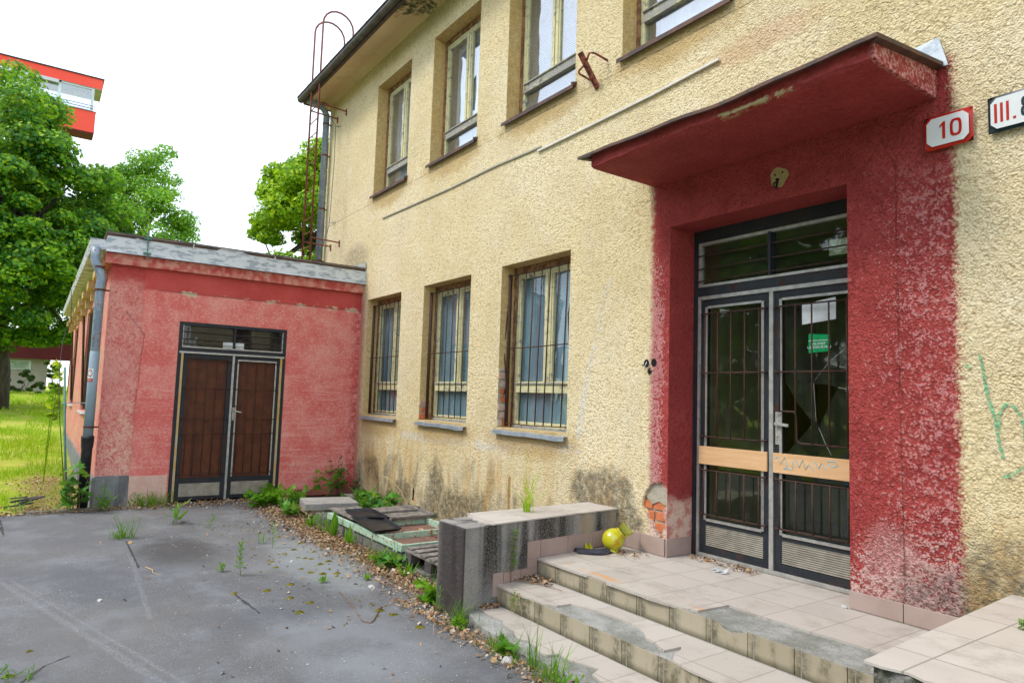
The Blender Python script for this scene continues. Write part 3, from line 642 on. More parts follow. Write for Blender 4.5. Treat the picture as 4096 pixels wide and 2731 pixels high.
# brown & cream windows
def blindmesh(mb, x0, x1, z0, z1, y, kind):
    if kind == 'slat':
        z = z0
        while z < z1: mb.face([(x0, y, z), (x1, y, z), (x1, y+.012, z+.022), (x0, y+.012, z+.022)]); z += .025
    else:
        n_ = 26; pts = [(x0+(x1-x0)*i/n_, y+.010*math.sin(i*1.7)+.008*math.sin(i*.6)) for i in range(n_+1)]
        for p, q in zip(pts, pts[1:]): mb.face([(p[0], p[1], z0), (q[0], q[1], z0), (q[0], q[1], z1), (p[0], p[1], z1)])
def window(x0, x1, z0, z1, lower, cfg, label):
    y = .19
    f = MB(); t = .042
    f.box(x0, x0+t, y, y+.10, z0, z1, 0).box(x1-t, x1, y, y+.10, z0, z1, 0).box(x0+t, x1-t, y, y+.10, z1-.075, z1, 0).box(x0+t, x1-t, y+.0, y+.1, z0, z0+.03, 2)
    a, b, c, d = x0+t, x1-t, z0+.03, z1-.075; yb = y+.02
    tz0, tz1 = z0+.42, z0+.53; mx = (a+b)/2+.02
    for q in ((a, a+.05, c, d), (b-.05, b, c, d)): f.box(q[0], q[1], yb, yb+.06, q[2], q[3], 1)
    f.box(a+.05, b-.05, yb, yb+.06, d-.05, d, 1).box(a+.05, b-.05, yb, yb+.06, c, c+.05, 1 if lower else 2)
    f.box(a+.05, b-.05, yb-.018, yb+.06, tz0, tz1, 2 if not lower else 1).box(a+.05, b-.05, yb-.035, yb-.018, tz1-.012, tz1+.006, 2)
    f.box(mx-.055, mx-.004, yb-.012, yb+.06, tz1, d-.05, 1).box(mx+.004, mx+.055, yb-.004, yb+.06, tz1, d-.05, 1)
    # inner sash bead
    for (p, q) in ((a+.05, mx-.055), (mx+.055, b-.05)):
        f.box(p, p+.022, yb+.008, yb+.05, tz1+.022, d-.072, 1).box(q-.022, q, yb+.008, yb+.05, tz1+.022, d-.072, 1).box(p, q, yb+.008, yb+.05, d-.072, d-.05, 1).box(p, q, yb+.008, yb+.05, tz1, tz1+.022, 1)
    W = f.build('window', ['brownframe', 'frame', 'oldwood'], bld, bevel=.003)
    if label: W['label'] = label
    g = 'glass' if lower else 'skyglass'
    pn = MB(); pn.box(a+.05, mx-.055, yb+.03, yb+.034, tz1, d-.05).box(a+.05, b-.05, yb+.03, yb+.034, c+.05, tz0)
    br = cfg.get('broken')
    if br:
        pn.build('pane', g, W)
        pn = MB(); L = [(mx+.055, tz1), (b-.05, tz1), (b-.05, d-.05), (mx+.055, d-.05)]; pn.prism(L, 'y', yb+.03, yb+.034, holes=[[(mx+.09, 6.35-.6), (mx+.16, 5.72), (mx+.2, 6.0), (mx+.17, 6.25), (mx+.10, 6.2)]]).build('pane', g, W)
    else: pn.box(mx+.055, b-.05, yb+.03, yb+.034, tz1, d-.05).build('pane', g, W)
    cu = MB(); ins = cfg.get('in', 'curtain')
    if ins == 'blind':
        blindmesh(cu, a+.20, b-.03, z0+.05, d, y+.10, 'fold'); cu.build('blind', 'blind', W, recalc=False); cu = MB(); blindmesh(cu, a+.02, a+.34, z0+.05, d, y+.14, 'fold'); cu.build('curtain', 'curtain', W, recalc=False)
    elif ins == 'slat':
        blindmesh(cu, a+.02, b-.02, z0+.05, d, y+.09, 'slat'); cu.build('blind', 'blind', W, recalc=False)
    else:
        blindmesh(cu, a+.02, b-.02, z0+.04, d, y+.09, 'fold'); cu.build('curtain', 'curtain', W, recalc=False)
    s_ = MB()
    if lower:
        N_ = 8; 
        for i in range(N_):
            p, q = x0-.02+(x1-x0+.04)*i/N_, x0-.02+(x1-x0+.04)*(i+1)/N_; dz = cfg.get('warp', 0)*(-.016 if i == 7 else .004*math.sin(i*2)); dz2 = cfg.get('warp', 0)*(-.004 if i == 7 else .004*math.sin((i+1)*2)) if i != 6 else -.016*cfg.get('warp', 0)
            s_.face([(p, .19, z0+.004), (q, .19, z0+.004), (q, -.055, z0-.035+dz2), (p, -.055, z0-.035+dz)]); s_.face([(p, -.055, z0-.035+dz), (q, -.055, z0-.035+dz2), (q, -.058, z0-.075+dz2), (p, -.058, z0-.075+dz)])
        s_.build('sill', 'zinc', W, recalc=False)
        # grille
        gr = MB(); gy = .11; sk = cfg.get('skew', 0); xa, xb = x0+.05, x1-.02; za, zb = z0+.055, z1-.11; zm = z0+.95; n_ = 9
        for i in range(n_):
            xt = xa+(xb-xa)*i/(n_-1); xm = xt+sk*.4; xq = xt+sk
            pts = [(xt, gy, zb), (xm, gy-.01*abs(sk)*10, zm), (xq, gy, za)]
            if sk and i == n_-1: pts = [(xt, gy, zb), (xm-.07, gy-.03, zm+.32), (xm-.03, gy-.04, zm), (xm+.04, gy-.03, zm-.4), (xq+.02, gy, za-.12)]
            if sk and i == 0: pts = [(xt, gy, zb), (xm-.04, gy-.03, zm), (xm+.02, gy-.02, zm-.45), (xq-.14, gy-.04, za-.05)]
            gr.tube(pts, .0075, 6)
        for zz, ext in ((za, sk), (zm, sk*.4), (zb, 0)):
            gr.tube([(xa+ext-.06, gy-.008, zz), (xa+ext+.5, gy-.012, zz-.01*(sk != 0)), (xb+ext+.015, gy-.008, zz+.004)], .007, 6)
        gr.box(x0+.028, x0+.044, gy-.02, gy+.02, z0+.02, z1-.09)
        gr.build('grille', 'bars', W, smooth=True)
    else:
        s_.box(x0-.03, x1+.02, -.05, .19, z0-.004, z0+.008).box(x0-.03, x1+.02, -.054, -.05, z0-.035, z0+.008)
        s_.tube([(x1+.0, -.05, z0+.02), (x1+.02, .02, z0+.04)], .018, 6)
        s_.build('sill', 'brownmetal', W)
window(*LW[0], *LZ, True, {'in': 'curtain'}, 'leftmost barred ground-floor window')
window(*LW[1], *LZ, True, {'in': 'curtain', 'warp': 1}, 'middle barred window with exposed bricks at its corner')
window(*LW[2], *LZ, True, {'in': 'curtain', 'warp': .7, 'skew': -.06}, 'barred window with bent bars and exposed brick reveal')
window(*UW[0], *UZ, False, {'in': 'blind'}, None); window(*UW[1], *UZ, False, {'in': 'blind', 'broken': 1}, 'upstairs window with a broken right pane')
window(*UW[2], *UZ, False, {'in': 'slat'}, 'upstairs window with slatted blind'); window(*UW[3], *UZ, False, {'in': 'blind'}, None)
# interior rooms and hall behind the entrance
it = MB(); it.box(-4.6, -1.9, .44, 3.2, .36, 3.4, 0, skip='fd'); it.face([(-4.6, .44, .37), (-1.9, .44, .37), (-1.9, 3.2, .37), (-4.6, 3.2, .37)], 1)
it.box(-4.6, DX[0]-.0, .43, .44, .36, 3.4, 0).box(DX[1], -1.9, .43, .44, .36, 3.4, 0)
it.box(-3.2, -3.1, 1.6, 1.68, .37, 3.0, 0).box(-3.6, -2.8, 2.0, 2.6, .37, 1.1, 2)
it.build('entrance_hall', ['hall', 'hallfloor', simple('blue_crate', (.02, .16, .36))], bld, recalc=False)
fl = MB(); fl.face([(BX0, .5, 3.9), (BX1, .5, 3.9), (BX1, 8.9, 3.9), (BX0, 8.9, 3.9)]); fl.face([(BX0, 3.3, -.2), (BX1, 3.3, -.2), (BX1, 3.3, 7.6), (BX0, 3.3, 7.6)]); fl.build('inner_walls', 'hallfloor', bld, recalc=False)

# roof with coved soffit, gutter, overhang
rf = MB(); xe0, xe1 = -13.42, 5.4
cove = [(0, 7.52), (-.03, 7.56), (-.08, 7.585), (-.15, 7.59), (-.50, 7.485)]
def sof(p, q): rf.face([(xe0+.07, p[0], p[1]), (xe1, p[0], p[1]), (xe1, q[0], q[1]), (xe0+.07, q[0], q[1])], 0)
for p, q in zip(cove, cove[1:]): sof(p, q)
rf.face([(xe0+.07, -.5, 7.485), (xe0+.07, 9.3, 7.485), (BX0+.0, 9.3, 7.55), (BX0, -.15, 7.55)], 0)
rf.box(xe0+.05, xe1, -.53, -.50, 7.47, 7.56, 1).box(xe0+.05, xe0+.08, -.5, 9.4, 7.47, 7.56, 1)
# low hip roof sheet
for a in ([(xe0-.02, -.58, 7.60), (xe1, -.58, 7.60), (xe1, 4.4, 8.75), (-8.9, 4.4, 8.75)], [(xe0-.02, -.58, 7.60), (-8.9, 4.4, 8.75), (xe0-.02, 9.4, 7.60)], [(-8.9, 4.4, 8.75), (xe1, 4.4, 8.75), (xe1, 9.4, 7.6), (xe0-.02, 9.4, 7.6)]): rf.face(a, 2)
rf.face([(xe0-.02, -.58, 7.597), (xe0-.02, 9.4, 7.597), (xe1, 9.4, 7.597), (xe1, -.58, 7.597)], 2)
roof = rf.build('roof', ['soffit', 'brownmetal', 'zinc'], bld, recalc=False)
gt = MB(); prof = [(-.50, 7.60), (-.505, 7.545), (-.53, 7.515), (-.57, 7.505), (-.61, 7.515), (-.635, 7.545), (-.64, 7.60), (-.655, 7.605), (-.655, 7.59)]
for p, q in zip(prof, prof[1:]): gt.face([(xe0, p[0], p[1]), (xe1, p[0], p[1]), (xe1, q[0], q[1]), (xe0, q[0], q[1])])
gt.face([(xe0, p[0], p[1]) for p in prof[:7]])
for i in range(24): gt.box(xe0+.3+i*.8, xe0+.325+i*.8, -.66, -.50, 7.598, 7.606)
gt.build('gutter', simple('dark_weathered_gutter', (.075, .07, .068), (.14, .12, .11), 7, .6, .1, .002), roof, recalc=False)

# downpipe of the main building
dp = thing('downpipe', 'tall blue-grey zinc downpipe at the far corner of the yellow building', 'downpipe', (-13.2, -.1, 3.6))
MB().tube([(-13.16, -.11, 3.7), (-13.16, -.11, 7.30), (-13.15, -.2, 7.42), (-13.15, -.5, 7.50)], .065, 12).build('pipe', 'zincpaint', dp, smooth=True)
cl = MB()
for z in (4.3, 5.35, 6.45, 7.1):
    cl = MB(); cl.tube([(-13.16, -.11, z-.015), (-13.16, -.11, z+.015)], .071, 12).box(-13.17, -13.15, -.05, 0, z-.01, z+.01)
    cl.build('pipe_clamp', 'rust', dp)

# conduit strips on the wall
cn = MB(); rs = [(-10.37, 4.616), (-9.2, 4.60), (-8.1, 4.585), (-7.0, 4.60), (-6.02, 4.575)]
for p, q in zip(rs, rs[1:]): cn.bar((p[0], -.012, p[1]), (q[0], -.012, q[1]), .016, .018)
cn.build('conduit', simple('grey_conduit', (.42, .40, .33), (.35, .33, .27)), bld)
cn = MB(); rs = [(-6.08, 4.535), (-5.2, 4.55), (-4.3, 4.57), (-3.55, 4.61)]
for p, q in zip(rs, rs[1:]): cn.bar((p[0], -.018, p[1]), (q[0], -.018, q[1]), .022, .022)
c2 = cn.build('conduit', simple('white_conduit', (.70, .68, .62), (.6, .58, .52)), bld); c2['label'] = 'white conduit strip above the canopy'

# canopy
random.seed(5)
can = MB(); CX0, CX1, CY = -4.28, -1.88, -.78
nx, ny = 40, 12
def jit(k): return .006*mnoise.noise(Vector((k*.9, 3.3, 1.7)))
for i in range(nx):
    a, b = CX0+(CX1-CX0)*i/nx, CX0+(CX1-CX0)*(i+1)/nx
    def zf(x): return 3.70+.008*math.sin(x*5)+.004*math.sin(x*23)
    def yf(x): return CY+.006*math.sin(x*7+1)
    can.face([(a, 0, 3.68), (b, 0, 3.68), (b, yf(b)+.03, 3.685), (a, yf(a)+.03, 3.685)]); can.face([(a, yf(a)+.03, 3.685), (b, yf(b)+.03, 3.685), (b, yf(b), zf(b)), (a, yf(a), zf(a))])
    can.face([(a, yf(a), zf(a)), (b, yf(b), zf(b)), (b, yf(b), 3.80), (a, yf(a), 3.80)])
for X in (CX0, CX1): can.face([(X, 0, 3.68), (X, CY+.03, 3.685), (X, CY, 3.70), (X, CY, 3.80), (X, 0, 3.86)])
can.face([(CX0, CY, 3.8), (CX1, CY, 3.8), (CX1, 0, 3.86), (CX0, 0, 3.86)])
canopy = can.build('canopy', 'red', bld, recalc=False)
fs = MB(); n_ = 24
def sag(x): t = (x+4.39)/2.55; return -.012*math.sin(math.pi*t)-.018*math.exp(-((t-.62)/.13)**2)+.004*math.sin(x*9)
X = [-4.39+2.56*i/n_ for i in range(n_+1)]
for a, b in zip(X, X[1:]):
    for (y0, z0, y1, z1) in ((-.845, 3.80, 0, 3.895), (-.845, 3.776, -.845, 3.80), (-.845, 3.776, -.79, 3.79)):
        fs.face([(a, y0, z0+sag(a)*(y0 < -.7)), (b, y0, z0+sag(b)*(y0 < -.7)), (b, y1, z1+sag(b)*(y1 < -.7)), (a, y1, z1+sag(a)*(y1 < -.7))])
for X_, o_ in ((-4.39, -.01), (-1.83, .01)):
    fs.face([(X_, -.845, 3.776), (X_, 0, 3.87), (X_, 0, 3.895), (X_, -.845, 3.80)]); fs.face([(X_, -.845, 3.776), (X_, 0, 3.87), (X_-6*o_, 0, 3.865), (X_-6*o_, -.80, 3.78)])
fs.build('roof_flashing', 'brownmetal', canopy, recalc=False)
MB().face([(-2.30, -.03, 3.89), (-1.80, -.03, 3.86), (-1.86, -.012, 4.07), (-2.03, -.012, 4.055)]).face([(-2.30, -.03, 3.89), (-2.03, -.012, 4.055), (-2.05, -.3, 3.88)]).build('wall_flashing', 'zinc', canopy, recalc=False)
# lamp mount with wire ends
lm = MB(); L = [(-3.0+.075*math.cos(t)*(1+.12*math.sin(3*t+1)), 3.45+.078*math.sin(t)*(1+.1*math.sin(4*t))) for t in np.linspace(0, 2*math.pi, 22)[:-1]]
lm.prism(L, 'y', -.003, .0, 0); lm.tube([(-3.0, -.003, 3.43), (-3.0, -.03, 3.43), (-2.99, -.035, 3.40), (-3.005, -.03, 3.355)], .009, 6, m=1).tube([(-3.01, -.003, 3.42), (-3.025, -.03, 3.40), (-3.02, -.03, 3.37)], .006, 6, m=1)
lm.tube([(-3.03, -.004, 3.475), (-3.03, -.008, 3.475)], .008, 6, m=1).tube([(-2.965, -.004, 3.48), (-2.965, -.008, 3.48)], .008, 6, m=1)
lm.build('lamp_mount', [simple('bare_ochre_patch', (.42, .34, .15), (.34, .26, .11), 30, bumps=.006), 'dark'], bld)
# open junction boxes beside the entrance
jb = MB()
for (x, z) in ((-4.345, 2.055), (-4.255, 2.06)):
    ring = [(x+.032*math.cos(t), z+.036*math.sin(t)) for t in np.linspace(0, 2*math.pi, 17)[:-1]]; jb.prism(ring, 'y', -.004, -.001, 0)
jb.tube([(-4.38, -.02, 2.035), (-4.33, -.03, 2.04), (-4.31, -.01, 2.05)], .006, 5, m=1).tube([(-4.345, -.0, 2.07), (-4.32, -.04, 2.045), (-4.335, -.03, 2.03)], .003, 5, m=2).tube([(-4.30, -.005, 2.01), (-4.31, -.02, 1.985), (-4.29, -.02, 1.95)], .007, 5, m=1).prism([(-4.325, 1.97), (-4.29, 1.96), (-4.275, 1.985), (-4.31, 1.995)], 'y', -.012, -.001, 1)
jb.build('junction_box', ['dark', 'castiron', 'white'], bld)
# small wall hole near the ground
MB().prism([(-8.87, .21), (-8.85, .25), (-8.86, .34), (-8.83, .38), (-8.81, .34), (-8.82, .26), (-8.83, .2)], 'y', -.004, -.001).build('wall_hole', 'dark', bld)
# skirting tiles either side of the entrance (bedded on the platform)
sk = MB()
for a, b in ((-4.68, -4.38), (-4.376, -4.095),): sk.box(a, b, -.016, -.001, .385, .535)
sk.box(-4.079, -4.066, -.016, .30, .385, .53)
for a, b in ((-2.47, -2.13), (-2.125, -1.80), (-1.795, -1.5)): sk.box(a, b, -.016, -.001, .385, .50)
split_build(sk, 'skirting_tile', 'skirt', bld, bevel=.002)
# graffiti strokes sprayed on the render
def spray(name, c):
    n = N(name); h = roughcast(n, 56); m = n.ss(n.noise(38, 4, .7), .42, .56)
    p = n.nd('BsdfPrincipled', {'Roughness': .9}); n.set(p.inputs[0], c); n.set(p.inputs['Normal'], n.bump(h, .03, 1)); t = n.nd('BsdfTransparent'); x = n.nd('MixShader')
    n.set(x.inputs[0], n.mul(n.inv(m), .8)); n.t.links.new(p.outputs[0], x.inputs[1]); n.t.links.new(t.outputs[0], x.inputs[2]); n.t.links.new(x.outputs[0], n.out.inputs[0]); return n.m
def ribbon(mb, pts, w, y):
    for k in range(len(pts)-1):
        p, q = Vector((*pts[k], 0)), Vector((*pts[k+1], 0)); d = (q-p).normalized(); nn = Vector((-d.y, d.x, 0))*w/2; p2, q2 = p-d*w*.2, q+d*w*.2
        mb.face([(a.x, y-.0004*k, a.y) for a in (p2-nn, q2-nn, q2+nn, p2+nn)])
gr = MB(); ribbon(gr, [(-1.68, 2.05), (-1.665, 1.97), (-1.645, 1.82), (-1.61, 1.67), (-1.595, 1.56), (-1.575, 1.45)], .018, -.004)
ribbon(gr, [(-1.59, 1.60), (-1.585, 1.70), (-1.555, 1.755), (-1.515, 1.745), (-1.485, 1.70), (-1.47, 1.64), (-1.462, 1.55)], .016, -.008)
ribbon(gr, [(-1.58, 1.34), (-1.54, 1.355), (-1.49, 1.39), (-1.43, 1.44)], .016, -.012); ribbon(gr, [(-1.75, 1.975), (-1.725, 1.975)], .02, -.016)
gr.build('graffiti', spray('green_spray', (.20, .50, .27)), bld, recalc=False)

# ---------------------------------------------------------------- entrance door
YD = .33
df = MB(); X0, X1, XC = DX[0]+.0, DX[1], -3.275
# outer dark steel frame
df.box(X0, X0+.055, YD-.01, YD+.06, .385, DZ[1], 0).box(X1-.055, X1, YD-.01, YD+.06, .385, DZ[1], 0).box(X0+.055, X1-.055, YD-.01, YD+.06, 3.16, DZ[1], 0)
df.box(X0+.055, X1-.055, YD-.01, YD+.06, 2.665, 2.745, 0)
# aluminium trims
df.box(X0+.06, X0+.085, YD-.022, YD+.03, .385, 2.664, 1).box(X1-.085, X1-.06, YD-.022, YD+.03, .385, 2.664, 1).box(X0+.085, X1-.085, YD-.022, YD+.03, 2.632, 2.664, 1)
df.box(XC-.018, XC+.018, YD-.024, YD+.03, .385, 2.631, 1).box(X0+.085, XC-.018, YD-.024, YD+.03, .385, .415, 1).box(XC+.018, X1-.085, YD-.024, YD+.03, .385, .415, 1)
# transom light
for q in ((X0+.06, X1-.06, 2.748, 2.772), (X0+.06, X1-.06, 3.128, 3.155), (X0+.06, X0+.085, 2.773, 3.127), (X1-.085, X1-.06, 2.773, 3.127)): df.box(q[0], q[1], YD-.018, YD+.03, q[2], q[3], 1)
df.box(XC-.012, XC+.012, YD-.05, YD+.03, 2.773, 3.127, 0)
door = df.build('door_frame', ['doorsteel', 'alu'], bld, bevel=.002)
tb = MB()
for z in (2.80, 2.91, 3.03): tb.tube([(X0+.05, YD-.035, z), (X1-.05, YD-.035, z)], .006, 6)
tb.build('grille', 'bars', door, smooth=True)
MB().box(X0+.086, X1-.086, YD+.01, YD+.014, 2.773, 3.127).build('pane', 'doorglass', door)
MB().box(-2.80, -2.62, YD+.016, YD+.018, 2.86, 2.98).build('paper_notice', 'white', door)
def leaf(x0, x1, right):
    L = MB(); y0, y1 = YD-.008, YD+.04; s_ = .062
    L.box(x0, x0+s_, y0, y1, .42, 2.628, 0).box(x1-s_, x1, y0, y1, .42, 2.628, 0).box(x0+s_, x1-s_, y0, y1, 2.565, 2.628, 0).box(x0+s_, x1-s_, y0, y1, .42, .475, 0).box(x0+s_, x1-s_, y0, y1, .655, .70, 0).box(x0+s_, x1-s_, y0, y1, 1.20, 1.32, 0)
    # inner aluminium bead
    a, b = x0+s_, x1-s_
    for z0, z1 in ((.70, 1.2), (1.32, 2.565)):
        L.box(a-.012, a+.012, y0-.012, y0-.001, z0, z1, 1).box(b-.012, b+.012, y0-.012, y0-.001, z0, z1, 1)
    L.box(a+.012, b-.012, y0-.012, y0-.001, 2.55, 2.572, 1).box(a+.012, b-.012, y0-.012, y0-.001, .69, .715, 1)
    lf = L.build('door_leaf', ['doorsteel', 'alu'], bld, bevel=.002)
    lf['label'] = 'right door leaf with broken glass and green notice' if right else 'left door leaf with unbroken glass'
    MB().box(x0+.008, x1-.008, y0-.032, y0-.013, 1.18, 1.335).build('board', 'wood', lf, bevel=.002)
    v = MB(); z = .478
    while z < .65: v.face([(a+.002, y0+.012, z), (b-.002, y0+.012, z), (b-.002, y0+.002, z+.006), (a+.002, y0+.002, z+.006)]).face([(a+.002, y0+.002, z+.006), (b-.002, y0+.002, z+.006), (b-.002, y0+.004, z+.0165), (a+.002, y0+.004, z+.0165)]); z += .0165
    v.build('vent_panel', 'vent', lf, recalc=False)
    MB().box(a, b, y0+.02, y0+.024, .70, 1.2).build('pane', 'doorglass', lf)
    P = MB()
    if right:
        A = [(a+.012, 1.93), (-3.10, 1.79), (-3.06, 1.73), (-2.955, 1.605), (-2.935, 1.585), (-2.98, 1.53), (-3.10, 1.40), (-3.15, 1.345), (a+.012, 1.33)]
        B = [(-2.925, 1.885), (-2.82, 1.88), (-2.735, 1.855), (-2.80, 1.75), (-2.865, 1.60), (-2.885, 1.56), (-2.915, 1.60)]
        P.prism([(a, 1.32), (b, 1.32), (b, 2.565), (a, 2.565)], 'y', y0+.02, y0+.024, holes=[A[::-1], B])
    else: P.box(a, b, y0+.02, y0+.024, 1.32, 2.565)
    P.build('pane', 'doorglass', lf)
    g = MB(); gy = y0-.035; xa, xb = x0+.03, x1-.03
    for z0, z1, hs in ((1.42, 2.50, (1.42, 1.975, 2.50)), (.75, 1.13, (.75, 1.13))):
        for i in range(5):
            x = a+.012+(b-a-.024)*i/4
            zb = z0
            if right and i == 1 and z0 > 1: zb = 1.42
            if right and i == 0 and z0 > 1: zb = 1.66
            g.tube([(x, gy-.006, zb), (x, gy-.006, z1)], .0065, 6)
        for z in hs:
            if right and z == 1.42: g.tube([(xa, gy, 1.665), (a+.13, gy, 1.665), (a+.15, gy, 1.64), (a+.155, gy, 1.45), (a+.18, gy, 1.425), (xb, gy, 1.42)], .0075, 6)
            else: g.tube([(xa, gy, z), (xb, gy, z)], .007, 6)
    for z in (.75, 1.13, 1.42, 1.975, 2.5):
        for x in ((xa, xb) if not (right and z == 1.42) else (xb,)): g.tube([(x, gy, z), (x, y0, z)], .009, 6)
    g.build('grille', 'bars', lf, smooth=True)
    if right:
        h = MB(); h.box(x0+.015, x0+.05, y0-.010, y0-.001, 1.40, 1.67).bar((x0+.032, y0-.035, 1.565), (x0+.15, y0-.04, 1.555), .014, .022).tube([(x0+.032, y0, 1.565), (x0+.032, y0-.04, 1.565)], .012, 8).tube([(x0+.034, y0-.01, 1.47), (x0+.034, y0-.018, 1.47)], .009, 8, m=1)
        h.build('door_handle', ['alu', 'brass'], lf, bevel=.001)
        gs = MB(); gs.prism([(-2.965, 2.12), (-2.79, 2.13), (-2.79, 2.255), (-2.965, 2.27)], 'y', y0+.012, y0+.014, 0).box(-2.965, -2.79, y0+.009, y0+.011, 2.212, 2.217, 1)
        nt = gs.build('gas_notice', ['green', 'white'], lf)
        txt('HLAVN\u00dd\nUZ\u00c1VER PLYNU', .027, wallM(-2.877, y0+.0085, 2.175), 'white', nt, 'lettering', 1, .0003, .0004)
        MB().prism([(-3.02, 2.345), (-2.745, 2.37), (-2.745, 2.54), (-3.02, 2.50)], 'y', y0+.014, y0+.016).build('paper_notice', 'white', lf)
        ck = MB(); 
        for pts in ([(-2.92, 1.91), (-2.8, 2.05), (-2.66, 2.16)], [(-2.735, 1.855), (-2.63, 1.84)], [(-2.93, 1.885), (-2.91, 1.6)], [(-2.89, 1.55), (-2.83, 1.42), (-2.79, 1.35)]): ck.tube([(x, y0+.019, z) for x, z in pts], .0009, 4)
        ck.build('glass_crack', 'white', lf)
        sc_ = MB(); 
        for pts in ([(-3.235, 1.29), (-3.20, 1.305), (-3.18, 1.25), (-3.14, 1.31), (-3.12, 1.24), (-3.15, 1.22), (-3.08, 1.22), (-3.07, 1.28)], [(-3.05, 1.30), (-3.02, 1.24), (-2.99, 1.30), (-2.97, 1.23), (-2.94, 1.27), (-2.90, 1.23)], [(-2.90, 1.30), (-2.86, 1.25), (-2.84, 1.29), (-2.8, 1.24)], [(-2.79, 1.31), (-2.74, 1.31), (-2.71, 1.285), (-2.75, 1.27), (-2.79, 1.285), (-2.79, 1.31)]): sc_.tube([(x, y0-.033, z) for x, z in pts], .0032, 4)
        sc_.build('scribble', simple('cyan_marker', (.20, .62, .80)), lf)
leaf(X0+.088, XC-.020, False); leaf(XC+.020, X1-.088, True)

# ================================================================ LADDER
ld = thing('roof_ladder', 'rusty red steel ladder with hooped top rails at the roof edge', 'ladder', (-12.45, -.6, 4))
LY = -.56; xr = (-12.77, -12.31); ztop = (8.62, 8.62)
rails = []
for x in xr:
    pts = [(x, LY, 3.87), (x, LY, 8.72)]+[(x, LY+.30-.30*math.cos(t), 8.72+.30*math.sin(t)) for t in np.linspace(.3, math.pi, 9)]+[(x, LY+.60, 7.72)]
    MB().tube(pts, .019, 8).build('rail', 'ladder', ld, smooth=True)
rg = MB()
for i in range(12):
    z = 4.12+i*.272
    if z < 7.3: rg.tube([(xr[0], LY, z), (xr[1], LY, z)], .010, 6)
split_build(rg, 'rung', 'ladder', ld, smooth=True)
for z in (4.55, 7.13):
    for x in xr:
        b = MB(); b.tube([(x, LY, z), (x-.02, -.0, z-.01)], .014, 6).box(x-.03, x, -.02, 0, z-.09, z+.03)
        b.build('wall_bracket', 'ladder', ld)
# lightning wire
lw = thing('lightning_wire', 'thin grey-green wire running down the wall beside the downpipe', 'cable', (-12.9, -.05, 4))
MB().tube([(-12.9, -.6, 7.7), (-12.86, -.52, 7.45), (-12.8, -.3, 7.2), (-12.68, -.08, 6.95), (-12.70, -.06, 6.2), (-12.76, -.06, 5.4), (-12.80, -.06, 4.95), (-12.95, -.10, 4.6), (-13.3, -.15, 4.3)], .007, 5).build('wire', 'greenpaint', lw, smooth=True)
b = MB()
for z in (6.92, 5.0): b.tube([(-12.7-.03*(z < 6), -.06, z), (-12.6, 0, z-.01)], .009, 5)
split_build(b, 'wire_holder', 'greenpaint', lw)
# ================================================================ RUSTY WALL BRACKET
bk = thing('flag_bracket', 'rusty red steel tube socket bracket on the yellow wall', 'bracket', (-5.05, -.1, 5.1))
# tube: from wall foot at (-5.10,0,4.94) up and out; hollow mouth
p0 = Vector((-5.10, -.015, 4.955)); p1 = Vector((-5.10, -.245, 5.235)); d = (p1-p0).normalized()
t = MB(); n_ = 14; a = d.cross(Vector((1, 0, 0))).normalized(); b_ = d.cross(a)
def ringp(c, r): return [c+(a*math.cos(2*math.pi*j/n_)+b_*math.sin(2*math.pi*j/n_))*r for j in range(n_)]
r1, r2, r3, r4 = ringp(p0-d*.03, .031), ringp(p1, .031), ringp(p1, .026), ringp(p1-d*.12, .026)
for A, B, m in ((r1, r2, 0), (r2, r3, 0), (r3, r4, 1)):
    for j in range(n_): t.face([A[j], A[(j+1) % n_], B[(j+1) % n_], B[j]], m)
t.face(r4, 1); t.build('tube', ['bracket', 'dark'], bk, recalc=False)
mc = p0+d*.24
st = MB(); st.tube([mc, (-5.02, -.19, 5.215), (-4.985, -.165, 5.21), (-4.97, -.14, 5.20), (-4.955, .0, 5.17)], .011, 8)
st.tube([mc, (-5.19, -.175, 5.10), (-5.215, -.16, 5.09), (-5.22, -.14, 5.085), (-5.215, .0, 5.06)], .011, 8); split_build(st, 'stay', 'bracket', bk, smooth=True)

# ================================================================ SIGNS
def plate(name, label, x0, x1, z0, z1, bcol, ya=-.030, tilt=0):
    s = thing(name, label, 'sign', ((x0+x1)/2, -.02, (z0+z1)/2))
    cx, cz = (x0+x1)/2, (z0+z1)/2
    m = MB(); n_ = 8
    def bow(x, z): return ya-.012*(1-((x-cx)/(x1-x0)*2)**2)*(1-((z-cz)/(z1-z0)*2)**2)
    for i in range(n_):
        for j in range(n_):
            q = [(x0+(x1-x0)*(i+u)/n_, z0+(z1-z0)*(j+v)/n_) for u, v in ((0, 0), (1, 0), (1, 1), (0, 1))]; m.face([(a, bow(a, c), c) for a, c in q])
    m.box(x0, x1, ya, ya+.004, z0, z1)
    m.build('plate', bcol, s, recalc=False)
    b, c = .018, .03; L = [(x0+b+c, z0+b), (x1-b-c, z0+b), (x1-b, z0+b+c), (x1-b, z1-b-c), (x1-b-c, z1-b), (x0+b+c, z1-b), (x0+b, z1-b-c), (x0+b, z0+b+c)]
    m = MB(); m.prism(L, 'y', ya-.0145, ya-.0125); m.build('panel', 'enamelw', s)
    k = MB()
    for X, Z_ in ((x0+.01, z0+.01), (x1-.01, z0+.01), (x0+.01, z1-.01), (x1-.01, z1-.01)): k.tube([(X, ya-.001, Z_), (X, ya-.004, Z_)], .005, 8)
    split_build(k, 'screw', 'castiron', s); return s, cx, cz
def glyph_one(s, x, z, h, w, mat, y):   # condensed digit 1
    MB().prism([(x, z), (x+w, z), (x+w, z+h), (x+w*.35, z+h), (x-w*.9, z+h*.80), (x-w*.9, z+h*.66), (x, z+h*.79)], 'y', y-.001, y).build('digit', mat, s)
